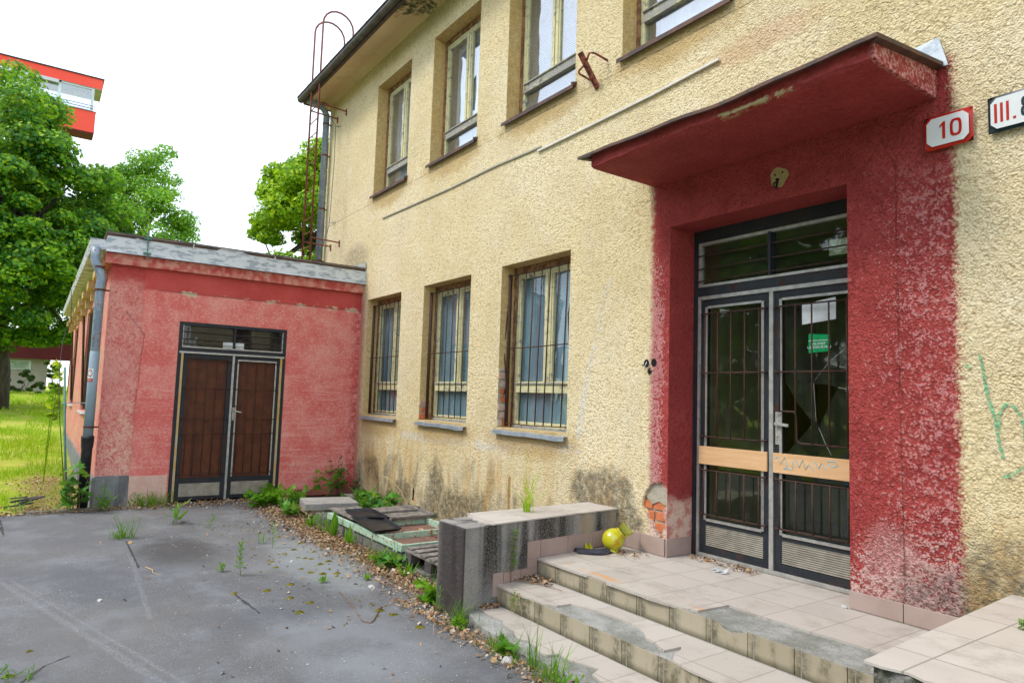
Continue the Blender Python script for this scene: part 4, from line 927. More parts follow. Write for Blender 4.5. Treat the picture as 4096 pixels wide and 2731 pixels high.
def glyph_o(s, x, z, h, wd, t, mat, y, name='digit', eight=False):
    def rr_(cx, cz, a, b, n_=20): # superellipse
        return [(cx+a*abs(math.cos(q))**.55*(1 if math.cos(q) > 0 else -1), cz+b*abs(math.sin(q))**.75*(1 if math.sin(q) > 0 else -1)) for q in np.linspace(0, 2*math.pi, n_+1)[:-1]]
    if not eight: MB().prism(rr_(x+wd/2, z+h/2, wd/2, h/2), 'y', y-.001, y, holes=[rr_(x+wd/2, z+h/2, wd/2-t, h/2-t)]).build(name, mat, s)
    else:
        m = MB(); m.prism(rr_(x+wd/2, z+h*.27, wd/2, h*.27), 'y', y-.001, y, holes=[rr_(x+wd/2, z+h*.27, wd/2-t, h*.27-t)])
        m.prism(rr_(x+wd/2, z+h*.75, wd/2*.9, h*.25), 'y', y-.0015, y-.0002, holes=[rr_(x+wd/2, z+h*.75, wd/2*.9-t, h*.25-t)]); m.build(name, mat, s)
s1, cx, cz = plate('house_number_sign', 'red-bordered white enamel plate reading 10 beside the canopy', -1.945, -1.672, 3.337, 3.552, 'enamelr')
glyph_one(s1, cx-.028, cz-.055, .11, .017, 'enamelr', -.0447); glyph_o(s1, cx+.015, cz-.055, .11, .066, .016, 'enamelr', -.0447)
s2, cx2, cz2 = plate('street_number_sign', 'black-bordered white enamel plate reading III. 8 at the right edge', -1.593, -1.235, 3.345, 3.565, 'enamelk')
for i in range(3): MB().box(-1.556+i*.030, -1.542+i*.030, -.0458, -.0447, cz2-.058, cz2+.058).build('numeral', 'enamelr', s2)
MB().box(-1.463, -1.448, -.0458, -.0447, cz2-.058, cz2-.043).build('full_stop', 'enamelr', s2)
glyph_o(s2, -1.425, cz2-.058, .116, .06, .015, 'enamelk', -.0447, eight=True)

# ================================================================ ANNEX
AX = -11.1; AY = -3.78
an = thing('annex_building', 'single-storey annex with faded red render and white metal roof edge', 'building', (-14, -2, 0))
a = MB()
DYA, DYB, DAZ = -2.845, -1.255, 2.685
wall_grid(a, AY, 0, -.2, 3.42, [(DYA, DYB, -.2, DAZ)], lambda u, v: (AX, u, v), 0)
for yy in (DYA, DYB): a.face([(AX, yy, -.2), (AX-.12, yy, -.2), (AX-.12, yy, DAZ), (AX, yy, DAZ)])
a.face([(AX, DYA, DAZ), (AX-.12, DYA, DAZ), (AX-.12, DYB, DAZ), (AX, DYB, DAZ)])
SW = [(-15.9, -14.2, 1.2, 3.1), (-21.0, -19.3, 1.2, 3.1), (-13.0, -12.2, 1.2, 3.1)][:2]
wall_grid(a, -22.6, AX, -.2, 3.42, SW, lambda u, v: (u, AY, v), 0)
for (p, q, c, d) in SW:
    a.face([(p, AY, c), (p, AY+.25, c), (p, AY+.25, d), (p, AY, d)]).face([(q, AY, c), (q, AY+.25, c), (q, AY+.25, d), (q, AY, d)]).face([(p, AY, c), (q, AY, c), (q, AY+.25, c), (p, AY+.25, c)]).face([(p, AY, d), (q, AY, d), (q, AY+.25, d), (p, AY+.25, d)])
a.face([(-22.6, AY, -.2), (-22.6, 0, -.2), (-22.6, 0, 3.42), (-22.6, AY, 3.42)]); a.face([(-22.6, 0, -.2), (-13.25, 0, -.2), (-13.25, 0, 3.42), (-22.6, 0, 3.42)])
a.build('wall', 'pink', an, recalc=False)
c = MB(); c.box(-22.6, AX+.075, AY-.085, 0, 3.42, 3.575); c.build('cornice', 'cornice', an, bevel=.008)
r_ = MB(); r_.box(-22.6, AX+.12, AY-.09, -.002, 3.576, 3.60, 0)
# white sheet fascia, in lengths with lapped joints, slightly wavy
ys = [AY-.085, -2.75, -1.55, 0-.004]
fa = MB()
for k in range(3):
    y0, y1 = ys[k], ys[k+1]; n_ = 6
    for i in range(n_):
        p, q = y0+(y1-y0)*i/n_, y0+(y1-y0)*(i+1)/n_; f1, f2 = .006*math.sin(p*5), .006*math.sin(q*5); dx = AX+.135+.003*(k % 2)
        fa.face([(dx+f1, p, 3.585), (dx+f2, q, 3.585), (dx-.012+f2, q, 3.835), (dx-.012+f1, p, 3.835)]); fa.face([(dx+f1, p, 3.585), (dx+f2, q, 3.585), (dx+.025, q, 3.572), (dx+.025, p, 3.572)]); fa.face([(dx-.012+f1, p, 3.835), (dx-.012+f2, q, 3.835), (dx+.02, q, 3.842), (dx+.02, p, 3.842)])
    fa.box(AX+.136, AX+.145, y1-.012, y1+.004, 3.585, 3.84)
fa.face([(AX+.02, ys[0], 3.585), (AX+.135, ys[0], 3.585), (AX+.123, ys[0], 3.835), (AX+.02, ys[0], 3.835)])
roofA = r_.box(-22.6, AX+.13, AY-.1, -.002, 3.80, 3.838, 1).build('roof', ['fascia', 'brownmetal'], an)
fa.build('roof_edge', 'fascia', roofA, recalc=False)
MB().box(-22.6, AX+.14, AY-.09, -.002, 3.845, 3.86).build('roofing', 'brownmetal', roofA)
MB().face([(AX+.14, -.02, 3.845), (AX+.14, -.02, 3.97), (AX-.28, -.02, 3.90), (AX-.28, -.02, 3.86)]).face([(AX+.14, -.02, 3.845), (AX+.14, -.02, 3.97), (AX+.1, -.25, 3.86)]).build('wall_flashing', 'fascia', roofA, recalc=False)
# lightning rod clamp on fascia
rod = MB().tube([(AX+.16, -3.36, 3.52), (AX+.16, -3.36, 3.91)], .007, 6); rod.box(AX+.13, AX+.175, -3.41, -3.31, 3.60, 3.62).box(AX+.13, AX+.175, -3.41, -3.31, 3.81, 3.83).tube([(AX+.16, -3.36, 3.84), (AX+.14, -3.36, 3.93)], .014, 6)
rod.build('rod_clamp', 'greenpaint', roofA)
# side gutter and eave boards
g = MB()
g.face([(AX+.09, -4.04, 3.60), (-22.8, -4.04, 3.60), (-22.8, -4.06, 3.74), (AX+.09, -4.06, 3.74)]); g.face([(AX+.09, -4.04, 3.60), (-22.8, -4.04, 3.60), (-22.8, AY-.09, 3.60), (AX+.09, AY-.09, 3.60)]); g.face([(AX+.09, -4.04, 3.60), (AX+.09, -4.06, 3.74), (AX+.09, AY-.09, 3.74), (AX+.09, AY-.09, 3.60)]); g.face([(AX+.09, -4.06, 3.74), (-22.8, -4.06, 3.74), (-22.8, -4.045, 3.745), (AX+.09, -4.045, 3.745)])
for i in range(24): x = AX-.2-i*.5; g.box(x, x+.02, -4.066, AY-.05, 3.594, 3.60)
g.build('side_gutter', 'fascia', roofA, recalc=False)
c = MB()
for i in range(8): x = AX-.9-i*1.5; c.box(x-.25, x+.25, AY-.16, AY, 3.30, 3.42).box(x-.10, x+.10, AY-.10, AY, 3.12, 3.30)
split_build(c, 'eave_corbel', 'ochre', an)
# plinth
MB().box(AX, AX+.025, AY-.0, -3.36, -.1, .435).box(-22.6, AX+.025, AY-.03, AY, -.1, .42).build('plinth', 'plinth', an, bevel=.006)
MB().box(AX, AX+.012, -3.357, DYA-.02, -.1, .42).build('plinth', simple('pale_pink_plinth', (.62, .38, .32), (.66, .46, .38), 8, bumps=.006), an, bevel=.003)
# side windows: dark frames
for (p, q, c_, d_) in SW:
    f = MB(); y = AY+.14; f.box(p, p+.07, y, y+.06, c_, d_).box(q-.07, q, y, y+.06, c_, d_).box(p+.07, q-.07, y, y+.06, d_-.07, d_).box(p+.07, q-.07, y, y+.06, c_, c_+.07).box((p+q)/2-.03, (p+q)/2+.03, y, y+.05, c_+.07, d_-.07)
    W = f.build('window', 'brownframe', an); MB().box(p+.07, q-.07, y+.03, y+.034, c_+.07, d_-.07).build('pane', 'glass', W)
    gg = MB(); 
    for i in range(9): x = p+.1+(q-p-.2)*i/8; gg.tube([(x, AY+.04, c_+.03), (x, AY+.04, d_-.03)], .012, 5)
    gg.bar((p, AY+.02, c_+.1), (p+.1, AY-.07, d_-.05), .03, .03).build('grille', 'bars', W)
    MB().box(p-.02, q+.02, AY-.06, AY+.13, c_-.03, c_-.01).build('sill', 'fascia', W)
# annex doors (in x = const plane, facing +x); helper maps (u=y, v=z)
XA = AX-.02
def bxx(mb, y0, y1, z0, z1, x0, x1, m=0): return mb.box(x0, x1, y0, y1, z0, z1, m)
fr = MB(); Y0, Y1, YC = DYA, DYB, (DYA+DYB)/2-.0
bxx(fr, Y0, Y0+.05, .01, DAZ, XA-.06, XA+.03); bxx(fr, Y1-.05, Y1, .01, DAZ, XA-.06, XA+.03); bxx(fr, Y0+.05, Y1-.05, DAZ-.05, DAZ, XA-.06, XA+.03); bxx(fr, Y0+.05, Y1-.05, 2.245, 2.30, XA-.06, XA+.02)
for q in ((Y0+.05, Y0+.082, .02, 2.215), (Y1-.082, Y1-.05, .02, 2.215)): bxx(fr, *q, XA-.02, XA+.036, 2)
bxx(fr, Y0+.02, Y1-.02, 2.215, 2.244, XA-.02, XA+.036, 1); bxx(fr, Y0+.05, Y1-.05, 2.302, 2.322, XA-.02, XA+.025, 1); bxx(fr, Y0+.05, Y0+.065, 2.322, DAZ-.05, XA-.02, XA+.02, 1); bxx(fr, Y1-.065, Y1-.05, 2.322, DAZ-.05, XA-.02, XA+.02, 1)
bxx(fr, YC-.016, YC+.016, .02, 2.214, XA-.02, XA+.040, 1); bxx(fr, YC-.013, YC+.013, 2.322, DAZ-.05, XA-.03, XA+.03)
dfa = fr.build('door_frame', ['doorsteel', 'alu', 'brass'], an, bevel=.002)
MB().box(XA-.03, XA-.026, Y0+.05, Y1-.05, 2.322, DAZ-.05).build('pane', glass_mat('dark_transom_glass', (.35, .42, .42), .05, .1), dfa)
g = MB()
for z in (2.36, 2.43, 2.54): g.tube([(XA+.028, Y0+.04, z), (XA+.03, YC, z-.005), (XA+.028, Y1-.04, z)], .005, 5)
g.tube([(XA+.028, Y0+.13, 2.34), (XA+.028, Y0+.13, 2.62)], .005, 5).build('grille', 'bars', dfa)
MB().box(XA-.022, XA-.02, YC-.16, YC-.018, 2.33, 2.42).box(XA-.022, XA-.02, YC+.018, YC+.15, 2.33, 2.42).build('paper_notice', 'white', dfa)
def aleaf(y0, y1, right):
    L = MB(); s_ = .06; x0, x1 = XA-.04, XA+.012
    bxx(L, y0, y0+s_, .04, 2.205, x0, x1); bxx(L, y1-s_, y1, .04, 2.205, x0, x1); bxx(L, y0+s_, y1-s_, 2.14, 2.205, x0, x1); bxx(L, y0+s_, y1-s_, .04, .085, x0, x1); bxx(L, y0+s_, y1-s_, .285, .36, x0, x1)
    if right: bxx(L, y0+s_-.012, y0+s_+.008, .36, 2.14, x1, x1+.01, 1); bxx(L, y1-s_-.008, y1-s_+.012, .36, 2.14, x1, x1+.01, 1); bxx(L, y0+s_-.012, y1-s_+.012, 2.14, 2.16, x1, x1+.01, 1)
    lf = L.build('door_leaf', ['doorsteel', 'alu'], an, bevel=.002); lf['label'] = 'right brown door leaf with lever handle' if right else 'left brown door leaf without handle'
    P = MB(); n_ = 4; w_ = (y1-y0-2*s_)/n_
    for i in range(n_): bxx(P, y0+s_+i*w_+.002, y0+s_+(i+1)*w_-.002, .36, 2.14, x0+.01, x0+.022+.002*(i % 2))
    bxx(P, y0+s_, y1-s_, .36, 2.14, x0, x0+.012); P.build('panel', 'brownboard', lf)
    v = MB(); z = .088
    while z < .283: v.face([(x1-.014, y0+s_+.002, z), (x1-.014, y1-s_-.002, z), (x1-.004, y1-s_-.002, z+.006), (x1-.004, y0+s_+.002, z+.006)]).face([(x1-.004, y0+s_+.002, z+.006), (x1-.004, y1-s_-.002, z+.006), (x1-.006, y1-s_-.002, z+.0175), (x1-.006, y0+s_+.002, z+.0175)]); z += .0175
    v.build('vent_panel', 'vent', lf, recalc=False)
    g = MB(); gx = x1+.022; ya, yb = y0+.03, y1-.03; cols = [y0+.10+(y1-y0-.2)*i/4 for i in range(5)]
    for i, y in enumerate(cols):
        y += .006*math.sin(i*7+y0)
        g.tube([(gx-.004, y, .40), (gx-.004, y+.004, 1.2), (gx-.004, y, 2.12)], .0055, 5)
    for z in (.42, 1.02, 1.24, 1.70, 2.12):
        if right and z == 1.24: g.tube([(gx, ya, 1.44), (gx, ya+.16, 1.44), (gx, ya+.17, 1.26), (gx, ya+.19, 1.24), (gx, yb, 1.24)], .006, 5)
        else: g.tube([(gx, ya, z), (gx, (ya+yb)/2, z-.004), (gx, yb, z)], .006, 5)
        for y in (ya, yb): g.tube([(gx, y, z if not (right and z == 1.24 and y == ya) else 1.44), (x1-.002, y, z if not (right and z == 1.24 and y == ya) else 1.44)], .012, 5)
    g.build('grille', 'bars', lf, smooth=True)
    if right: MB().box(x1, x1+.008, y0+.012, y0+.042, 1.22, 1.42).bar((x1+.04, y0+.027, 1.37), (x1+.045, y0+.14, 1.345), .014, .018).tube([(x1, y0+.027, 1.37), (x1+.045, y0+.027, 1.37)], .01, 6).build('door_handle', 'alu', lf)
aleaf(Y0+.084, YC-.018, False); aleaf(YC+.018, Y1-.084, True)
MB().box(AX-3, AX-.14, -3.6, -.1, -.1, 3.3).build('dark_interior', 'dark', an)
# annex downpipe
ap = thing('downpipe', 'offset zinc downpipe with black cast-iron foot at the annex corner', 'downpipe', (-10.99, -3.93, 0))
px, py = -10.99, -3.90
pts = [(px-.04, -3.985, 3.62), (px-.04, -3.985, 3.50), (px-.02, -3.985, 3.42), (px, -3.93, 3.30), (px, -3.895, 3.20), (px, py, 3.1), (px, py, .95)]
MB().tube(pts, .058, 14).build('pipe', 'zincpaint', ap, smooth=True)
MB().tube([(px, py, 2.17), (px, py, 2.15), (px, py, 2.149), (px, py, .98)], [.056, .060, .0615, .0615], 14).build('lower_pipe', simple('blue_grey_plastic_pipe', (.23, .31, .38), (.28, .36, .42), 3, .45, bumps=.001), ap, smooth=True)
cl = MB()
for z in (3.34, 3.02, 1.12): cl.tube([(px, py-.03*(z > 3.3), z-.012), (px, py-.03*(z > 3.3), z+.012)], .068, 14)
cl.box(px-.01, px+.01, py+.05, AY, 3.01, 3.03).box(px-.01, px+.01, py+.05, AY, 1.11, 1.13); cl.build('pipe_clamp', 'rust', ap)
MB().tube([(px, py, 1.0), (px, py, .96), (px, py, .955), (px, py, .86), (px, py, .82), (px, py, .0)], [.078, .08, .078, .074, .066, .064], 14).build('iron_foot', 'castiron', ap, smooth=True)
# no-smoking sign wrapped on the pipe
ns = thing('no_smoking_sign', 'small white no-smoking sticker on the annex downpipe', 'sign', (px+.06, py, 1.85))
def cyl(u, v, r=.0635):  # u along arc (m), v height
    t = u/r - .75; return (px+r*math.cos(t), py+r*math.sin(t), v)
def cylquad(mb, u0, u1, v0, v1, r, m=0, n=6):
    for i in range(n): p, q = u0+(u1-u0)*i/n, u0+(u1-u0)*(i+1)/n; mb.face([cyl(p, v0, r), cyl(q, v0, r), cyl(q, v1, r), cyl(p, v1, r)], m)
s_ = MB(); cylquad(s_, -.045, .045, 1.74, 1.92, .0632, 0); cylquad(s_, -.045, .045, 1.74, 1.785, .0638, 1); cylquad(s_, -.03, .03, 1.765, 1.77, .0642, 0); cylquad(s_, -.025, .025, 1.753, 1.757, .0642, 0); s_.build('plate', ['enamelw', 'enamelr'], ns, recalc=False)
s_ = MB(); T = np.linspace(0, 2*math.pi, 25)
for t0, t1 in zip(T, T[1:]): s_.face([cyl(.038*math.cos(t0), 1.855+.048*math.sin(t0), .0644), cyl(.038*math.cos(t1), 1.855+.048*math.sin(t1), .0644), cyl(.030*math.cos(t1), 1.855+.038*math.sin(t1), .0644), cyl(.030*math.cos(t0), 1.855+.038*math.sin(t0), .0644)])
s_.face([cyl(-.027, 1.878, .0646), cyl(-.021, 1.884, .0646), cyl(.027, 1.832, .0646), cyl(.021, 1.826, .0646)]); s_.build('ring', 'enamelr', ns, recalc=False)
s_ = MB(); s_.face([cyl(-.02, 1.836, .0643), cyl(-.014, 1.830, .0643), cyl(.020, 1.874, .0643), cyl(.014, 1.880, .0643)]); s_.build('cigarette', 'enamelk', ns, recalc=False)

# green pole, wire, stay beside annex
gp = thing('green_pole', 'thin leaning green metal pole beside the annex side wall', 'pole', (-12.2, -4.15, 0))
MB().tube([(-11.7, -4.05, -.02), (-12.1, -4.13, .95), (-12.5, -4.19, 1.95)], .016, 8).build('shaft', 'greenpaint', gp, smooth=True)
MB().tube([(-12.3, -4.20, 1.40), (-12.28, -4.0, 1.42), (-12.25, -3.80, 1.41)], .008, 6).build('holder', 'zinc', gp)
wr = thing('cable', 'loose thin cable hanging from the annex eave', 'cable', (-15, -4.1, 3.6))
MB().tube([(-14.5, -4.08, 3.62), (-14.6, -4.14, 3.45), (-14.3, -4.12, 3.1), (-14.2, -4.10, 2.8), (-14.0, -4.18, 2.6), (-13.6, -4.22, 2.35), (-13.2, -4.24, 2.0), (-12.6, -4.2, 1.2), (-12.0, -4.1, .3)], .006, 5).build('wire', 'castiron', wr, smooth=True)

# ================================================================ STEPS + PARAPETS
stp = thing('entrance_steps', 'broken beige tiled entrance steps and landing in front of the glazed door', 'steps', (-3.2, -1, 0))
XL, XR = -4.64, -1.2
co = MB(); co.box(XL, XR, -1.0, 0-.003, -.2, .368).box(DX[0]+.002, DX[1]-.002, -.003, .43, -.2, .372).box(XL, XR, -1.43, -1.0, -.2, .217)
out = [(XL-.0, -1.43), (XR, -1.43), (XR, -1.83), (-2.7, -1.82), (-3.0, -1.80), (-3.15, -1.815), (-3.4, -1.80), (-3.62, -1.86), (-3.95, -1.81), (-4.25, -1.79), (-4.5, -1.72)]
co.prism(out, 'z', -.2, .062); co.build('concrete_core', 'stepcore', stp, bevel=.006)
def tiles(loop, z): return MB().prism(loop, 'z', z-.014, z)
plat = [(XL, -.004), (XL, -1.022), (-4.2, -1.03), (-3.95, -1.025), (-3.935, -.995), (-3.77, -1.0), (-3.72, -1.035), (-3.60, -1.03), (-3.49, -1.035), (-3.40, -1.028), (-3.32, -1.04), (-3.15, -1.025), (-3.05, -1.0), (-2.95, -.96), (-2.93, -.67), (-2.83, -.685), (-2.64, -.695), (-2.49, -.67), (-2.35, -.685), (-2.22, -.665), (-1.98, -.66), (-1.90, -.68), (-1.85, -.95), (-1.7, -1.02), (XR, -1.022), (XR, -.004)]
t1 = tiles(plat, .381); t1.prism([(DX[0]+.002, -.004), (DX[0]+.002, .43), (DX[1]-.002, .43), (DX[1]-.002, -.004)], 'z', .372, .381)
t1.build('tread_tiles', 'tread', stp, recalc=False)
s2 = [(XL, -1.012), (XL, -1.452), (-4.47, -1.455), (-4.17, -1.45), (-4.08, -1.425), (-3.96, -1.435), (-3.87, -1.375), (-3.86, -1.25), (-3.78, -1.235), (-3.62, -1.19), (-3.47, -1.175), (-3.35, -1.17), (-3.24, -1.195), (-3.15, -1.235), (-3.07, -1.30), (-3.0, -1.30), (-2.94, -1.33), (-2.87, -1.36), (-2.86, -1.22), (-2.82, -1.27), (-2.81, -1.33), (-2.74, -1.43), (-2.6, -1.455), (XR, -1.455), (XR, -1.012)]
tiles(s2, .231).build('tread_tiles', 'tread', stp, recalc=False)
s1_ = [(XL+.05, -1.442), (XL+.05, -1.60), (-4.45, -1.62), (-4.32, -1.63), (-4.2, -1.61), (-4.13, -1.66), (-3.96, -1.68), (-3.88, -1.72), (-3.83, -1.74), (-3.77, -1.70), (-3.66, -1.72), (-3.56, -1.76), (-3.50, -1.75), (-3.47, -1.67), (-3.38, -1.68), (-3.31, -1.66), (-3.16, -1.61), (-3.12, -1.70), (-3.0, -1.73), (-2.7, -1.76), (-2.4, -1.80), (XR, -1.80), (XR, -1.442)]
tiles(s1_, .078).build('tread_tiles', 'tread', stp, recalc=False)
def riser(y, z0, z1, chips=()):
    x = XL; k = 0; rz = MB()
    while x < XR:
        q = min(x+.297, XR); zt = z1
        if k in chips: rz.prism([(x, z0), (q, z0), (q, zt-.0), (q-.10, zt-.035), (q-.17, zt-.03), (q-.22, zt), (x, zt)], 'y', y-.009, y)
        else: rz.box(x+.0015, q-.0015, y-.009, y, z0, zt)
        x += .30; k += 1
    split_build(rz, 'riser_tile', 'riser', stp)
riser(-1.001, .231, .371, (6,)); riser(-1.431, .079, .221)

def low_wall(name, label, foot, h, tilepoly, cfg):
    lw_ = thing(name, label, 'low wall', (foot[0][0], foot[0][1], 0))
    # body: subdivided for worn edges
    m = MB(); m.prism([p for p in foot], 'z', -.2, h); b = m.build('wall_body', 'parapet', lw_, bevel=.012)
    MB().prism(tilepoly, 'z', h+.0005, h+.011).build('cap_tiles', 'cap', lw_, recalc=False, bevel=0)
    return lw_
lp = low_wall('low_wall', 'stained concrete parapet with tiled top left of the steps', [(-4.93, -1.77), (-4.50, -1.79), (-4.69, -.002), (-5.09, -.002)], .695,
              [(-5.035, -1.44), (-4.98, -1.43), (-4.93, -1.50), (-4.84, -1.49), (-4.78, -1.54), (-4.70, -1.52), (-4.66, -1.56), (-4.60, -1.545), (-4.52, -1.50), (-4.6, -.85), (-4.68, -.004), (-5.10, -.004), (-5.07, -.6)], {})
sk = MB()
def xin(y): return -4.50-(y+1.79)*(.19/1.788)
def skq(y0, y1, z0, z1): sk.prism([(xin(y0), y0), (xin(y1), y1), (xin(y1)+.011, y1), (xin(y0)+.011, y0)], 'z', z0, z1)
for a_, b_ in ((-1.13, -.985), (-.98, -.66), (-.655, -.34), (-.335, -.02)): skq(a_, b_, .383, .525)
skq(-1.13, -1.02, .315, .382); skq(-1.49, -1.385, .14, .32); skq(-1.38, -1.20, .233, .315); skq(-1.195, -1.02, .233, .314)
split_build(sk, 'skirting_tile', 'skirt', lp, bevel=.002)
rp = low_wall('low_wall', 'right-hand parapet with pale tiled top and broken mossy front edge', [(-1.45, -1.72), (-.55, -1.72), (-.60, -.002), (-1.53, -.002)], .689, [(-1.47, -1.745), (-1.40, -1.75), (-1.31, -1.72), (-1.24, -1.745), (-1.15, -1.71), (-1.0, -1.74), (-.5, -1.75), (-.55, -.004), (-1.55, -.004)], {})

# ================================================================ LIGHT-WELL JUNK
kb = thing('concrete_kerb', 'low mossy concrete kerb under the green metal frame', 'kerb', (-7.3, -1.4, 0))
MB().box(-8.75, -6.02, -1.475, -1.34, -.1, .155).box(-6.019, -5.0, -1.44, -1.30, -.1, .045).box(-8.75, -8.6, -1.34, 0, -.1, .15).build('kerb_body', 'kerb', kb, bevel=.015)
gt_ = thing('metal_gate', 'mint-green rusty steel gate lying flat on the kerb', 'gate', (-7.2, -1, .16))
f = MB(); GX0, GX1, GY0, GY1 = -8.18, -6.13, -1.50, -.56
f.box(GX0, GX1+.0, GY0, GY0+.035, .165, .235).box(GX0, GX1, GY1-.035, GY1, .165, .235)
for x in (GX0, -7.38, -6.72, GX1-.035, ): f.box(x, x+.035, GY0+.035, GY1-.035, .168, .232)
f.build('frame', 'mint', gt_, bevel=.003)
f = MB(); f.box(-6.83, -6.81, GY0-.006, GY0-.001, .15, .245).box(-7.35, -7.33, GY0-.006, GY0-.001, .15, .245).box(-6.30, -6.27, GY0-.006, GY0-.001, .15, .25).box(-6.24, -6.21, GY0-.006, GY0-.001, .15, .25); split_build(f, 'hinge', 'mint', gt_)
MB().box(GX0+.035, GX1-.035, GY0+.035, GY1-.035, .165, .170).build('sheet', 'sheetbrown', gt_)
def planks(name, label, pts, z, nb, mat, cat, th=.02, battens=()):
    """pts: 4 corners (x,y) a,b,c,d ; boards run a->b, stacked a->d"""
    t = thing(name, label, cat, (*pts[0], z)); a, b, c, d = [Vector((*p, 0)) for p in pts]; m = MB(); random.seed(len(label))
    for i in range(nb):
        u, v = i/nb+.012, (i+1)/nb-.012; dz = random.uniform(-.004, .006)
        P = [a.lerp(d, u), b.lerp(c, u), b.lerp(c, v), a.lerp(d, v)]; m.prism([(p.x+random.uniform(-.012, .012), p.y) for p in P], 'z', z+dz, z+th+dz)
    split_build(m, 'board', mat, t, bevel=.003)
    for (u0, v0, u1, v1) in battens:
        def Q(u, v): p = a.lerp(b, u).lerp(d.lerp(c, u), v); return (p.x, p.y, z+th+.012)
        MB().bar(Q(u0, v0), Q(u1, v1), .04, .024).build('batten', mat, t, bevel=.003)
    return t
planks('plank_stack', 'weathered grey planks half under the black trays', [(-8.36, -1.42), (-7.55, -1.44), (-7.5, -1.02), (-8.36, -1.02)], .237, 4, 'plank', 'planks')
planks('wooden_hatch', 'framed grey wooden hatch board lying against the wall', [(-8.15, -1.02), (-8.15, -.46), (-7.3, -.46), (-7.3, -1.05)], .238, 6, 'plank', 'panel', battens=((0, .98, 1, .98), (.96, 0, .96, 1), (0, .5, 1, .5)))
pl = thing('wooden_pallet', 'dark weathered wooden pallet behind the left parapet', 'pallet', (-5.9, -1.2, 0)); random.seed(2)
m = MB()
for x in (-6.02, -5.86, -5.69, -5.52, -5.36, -5.2): m.box(x-.055, x+.045, -1.48+random.uniform(-.02, .02), -.62, .205, .227)
split_build(m, 'deck_board', 'plank', pl, bevel=.003)
m = MB()
for y in (-1.44, -1.0, -.66): m.box(-6.09, -5.13, y-.045, y+.045, .183, .204)
split_build(m, 'stringer', 'plank', pl, bevel=.003)
m = MB()
for x in (-6.03, -5.62, -5.2):
    for y in (-1.44, -1.0, -.66): m.box(x-.05, x+.08, y-.045, y+.045, .085, .182)
split_build(m, 'block', 'plank2', pl, bevel=.004)
def tray(label, pts, z, tilt):
    t = thing('baking_tray', label, 'tray', (*pts[0], z), 'black trays on the planks'); a, b, c, d = [Vector((p[0], p[1], z+q)) for p, q in zip(pts, tilt)]
    ce = (a+b+c+d)/4; m = MB(); ins = [p.lerp(ce, .10) for p in (a, b, c, d)]; up = Vector((0, 0, .030)); ou = [a+up, b+up, c+up, d+up]; lip = [p.lerp(ce, -.02)+up for p in (a, b, c, d)]
    m.face(ins)
    for i in range(4): j = (i+1) % 4; m.face([ins[i], ins[j], ou[j], ou[i]]); m.face([ou[i], ou[j], lip[j], lip[i]])
    o = m.build('tray_pan', 'blackplastic', t, recalc=False); sm = o.modifiers.new('solid', 'SOLIDIFY'); sm.thickness = .004
tray('black tray propped on the grey planks, the one nearer the annex', [(-7.98, -1.36), (-7.91, -1.06), (-7.20, -1.12), (-7.45, -1.42)], .262, (0, .012, .012, 0)); tray('black tray lying on the green gate rail, nearer the steps', [(-7.42, -1.50), (-7.36, -1.16), (-6.70, -1.22), (-6.70, -1.54)], .245, (.03, .03, .004, .0))
sl = thing('concrete_slab', 'thick pale concrete slab lying on the light well', 'slab', (-8.9, -1.2, .2))
MB().prism([(-9.28, -1.49), (-8.72, -1.60), (-8.58, -.93), (-9.13, -.84)], 'z', .175, .262).build('slab_body', 'slab', sl, bevel=.008)
rfm = thing('rusty_angle_frame', 'bent rusty angle-iron frame around the weeds', 'metal frame', (-9.5, -1.4, .1))
m = MB(); P = [(-10.55, -1.32, .17), (-10.2, -1.49, .15), (-9.37, -1.49, .13), (-8.70, -1.53, .13), (-8.74, -1.1, .15)]
for p, q in zip(P, P[1:]): m.bar(p, q, .012, .045); m.bar(Vector(p)+Vector((0, .015, .02)), Vector(q)+Vector((0, .015, .02)), .035, .006)
m.build('angle_iron', metal_peel('rust_white_angle', (.40, .34, .28), (.30, .18, .10), (.22, .10, .05), .5, 0, .7, (1, 1, 1), 9, .55), rfm)
bs = thing('rusty_basin', 'shallow rusty basin half hidden in weeds by the annex', 'basin', (-10.2, -1.0, .1))
m = MB(); n_ = 16
R_ = [(.16, .10), (.24, .19), (.255, .20)]
for (ra, za), (rb, zb) in zip(R_, R_[1:]):
    for j in range(n_):
        t, u = 2*math.pi*j/n_, 2*math.pi*(j+1)/n_; m.face([(-10.15+ra*math.cos(t)*1.3, -1.05+ra*math.sin(t), za), (-10.15+ra*math.cos(u)*1.3, -1.05+ra*math.sin(u), za), (-10.15+rb*math.cos(u)*1.3, -1.05+rb*math.sin(u), zb), (-10.15+rb*math.cos(t)*1.3, -1.05+rb*math.sin(t), zb)])
m.face([(-10.15+.16*math.cos(2*math.pi*j/n_)*1.3, -1.05+.16*math.sin(2*math.pi*j/n_), .1) for j in range(n_)]); m.build('bowl', 'rust', bs, smooth=True, recalc=False)
planks('loose_boards', 'small dark boards behind the concrete slab', [(-9.9, -.62), (-9.1, -.58), (-9.1, -.44), (-9.9, -.46)], .16, 2, 'plank', 'planks')

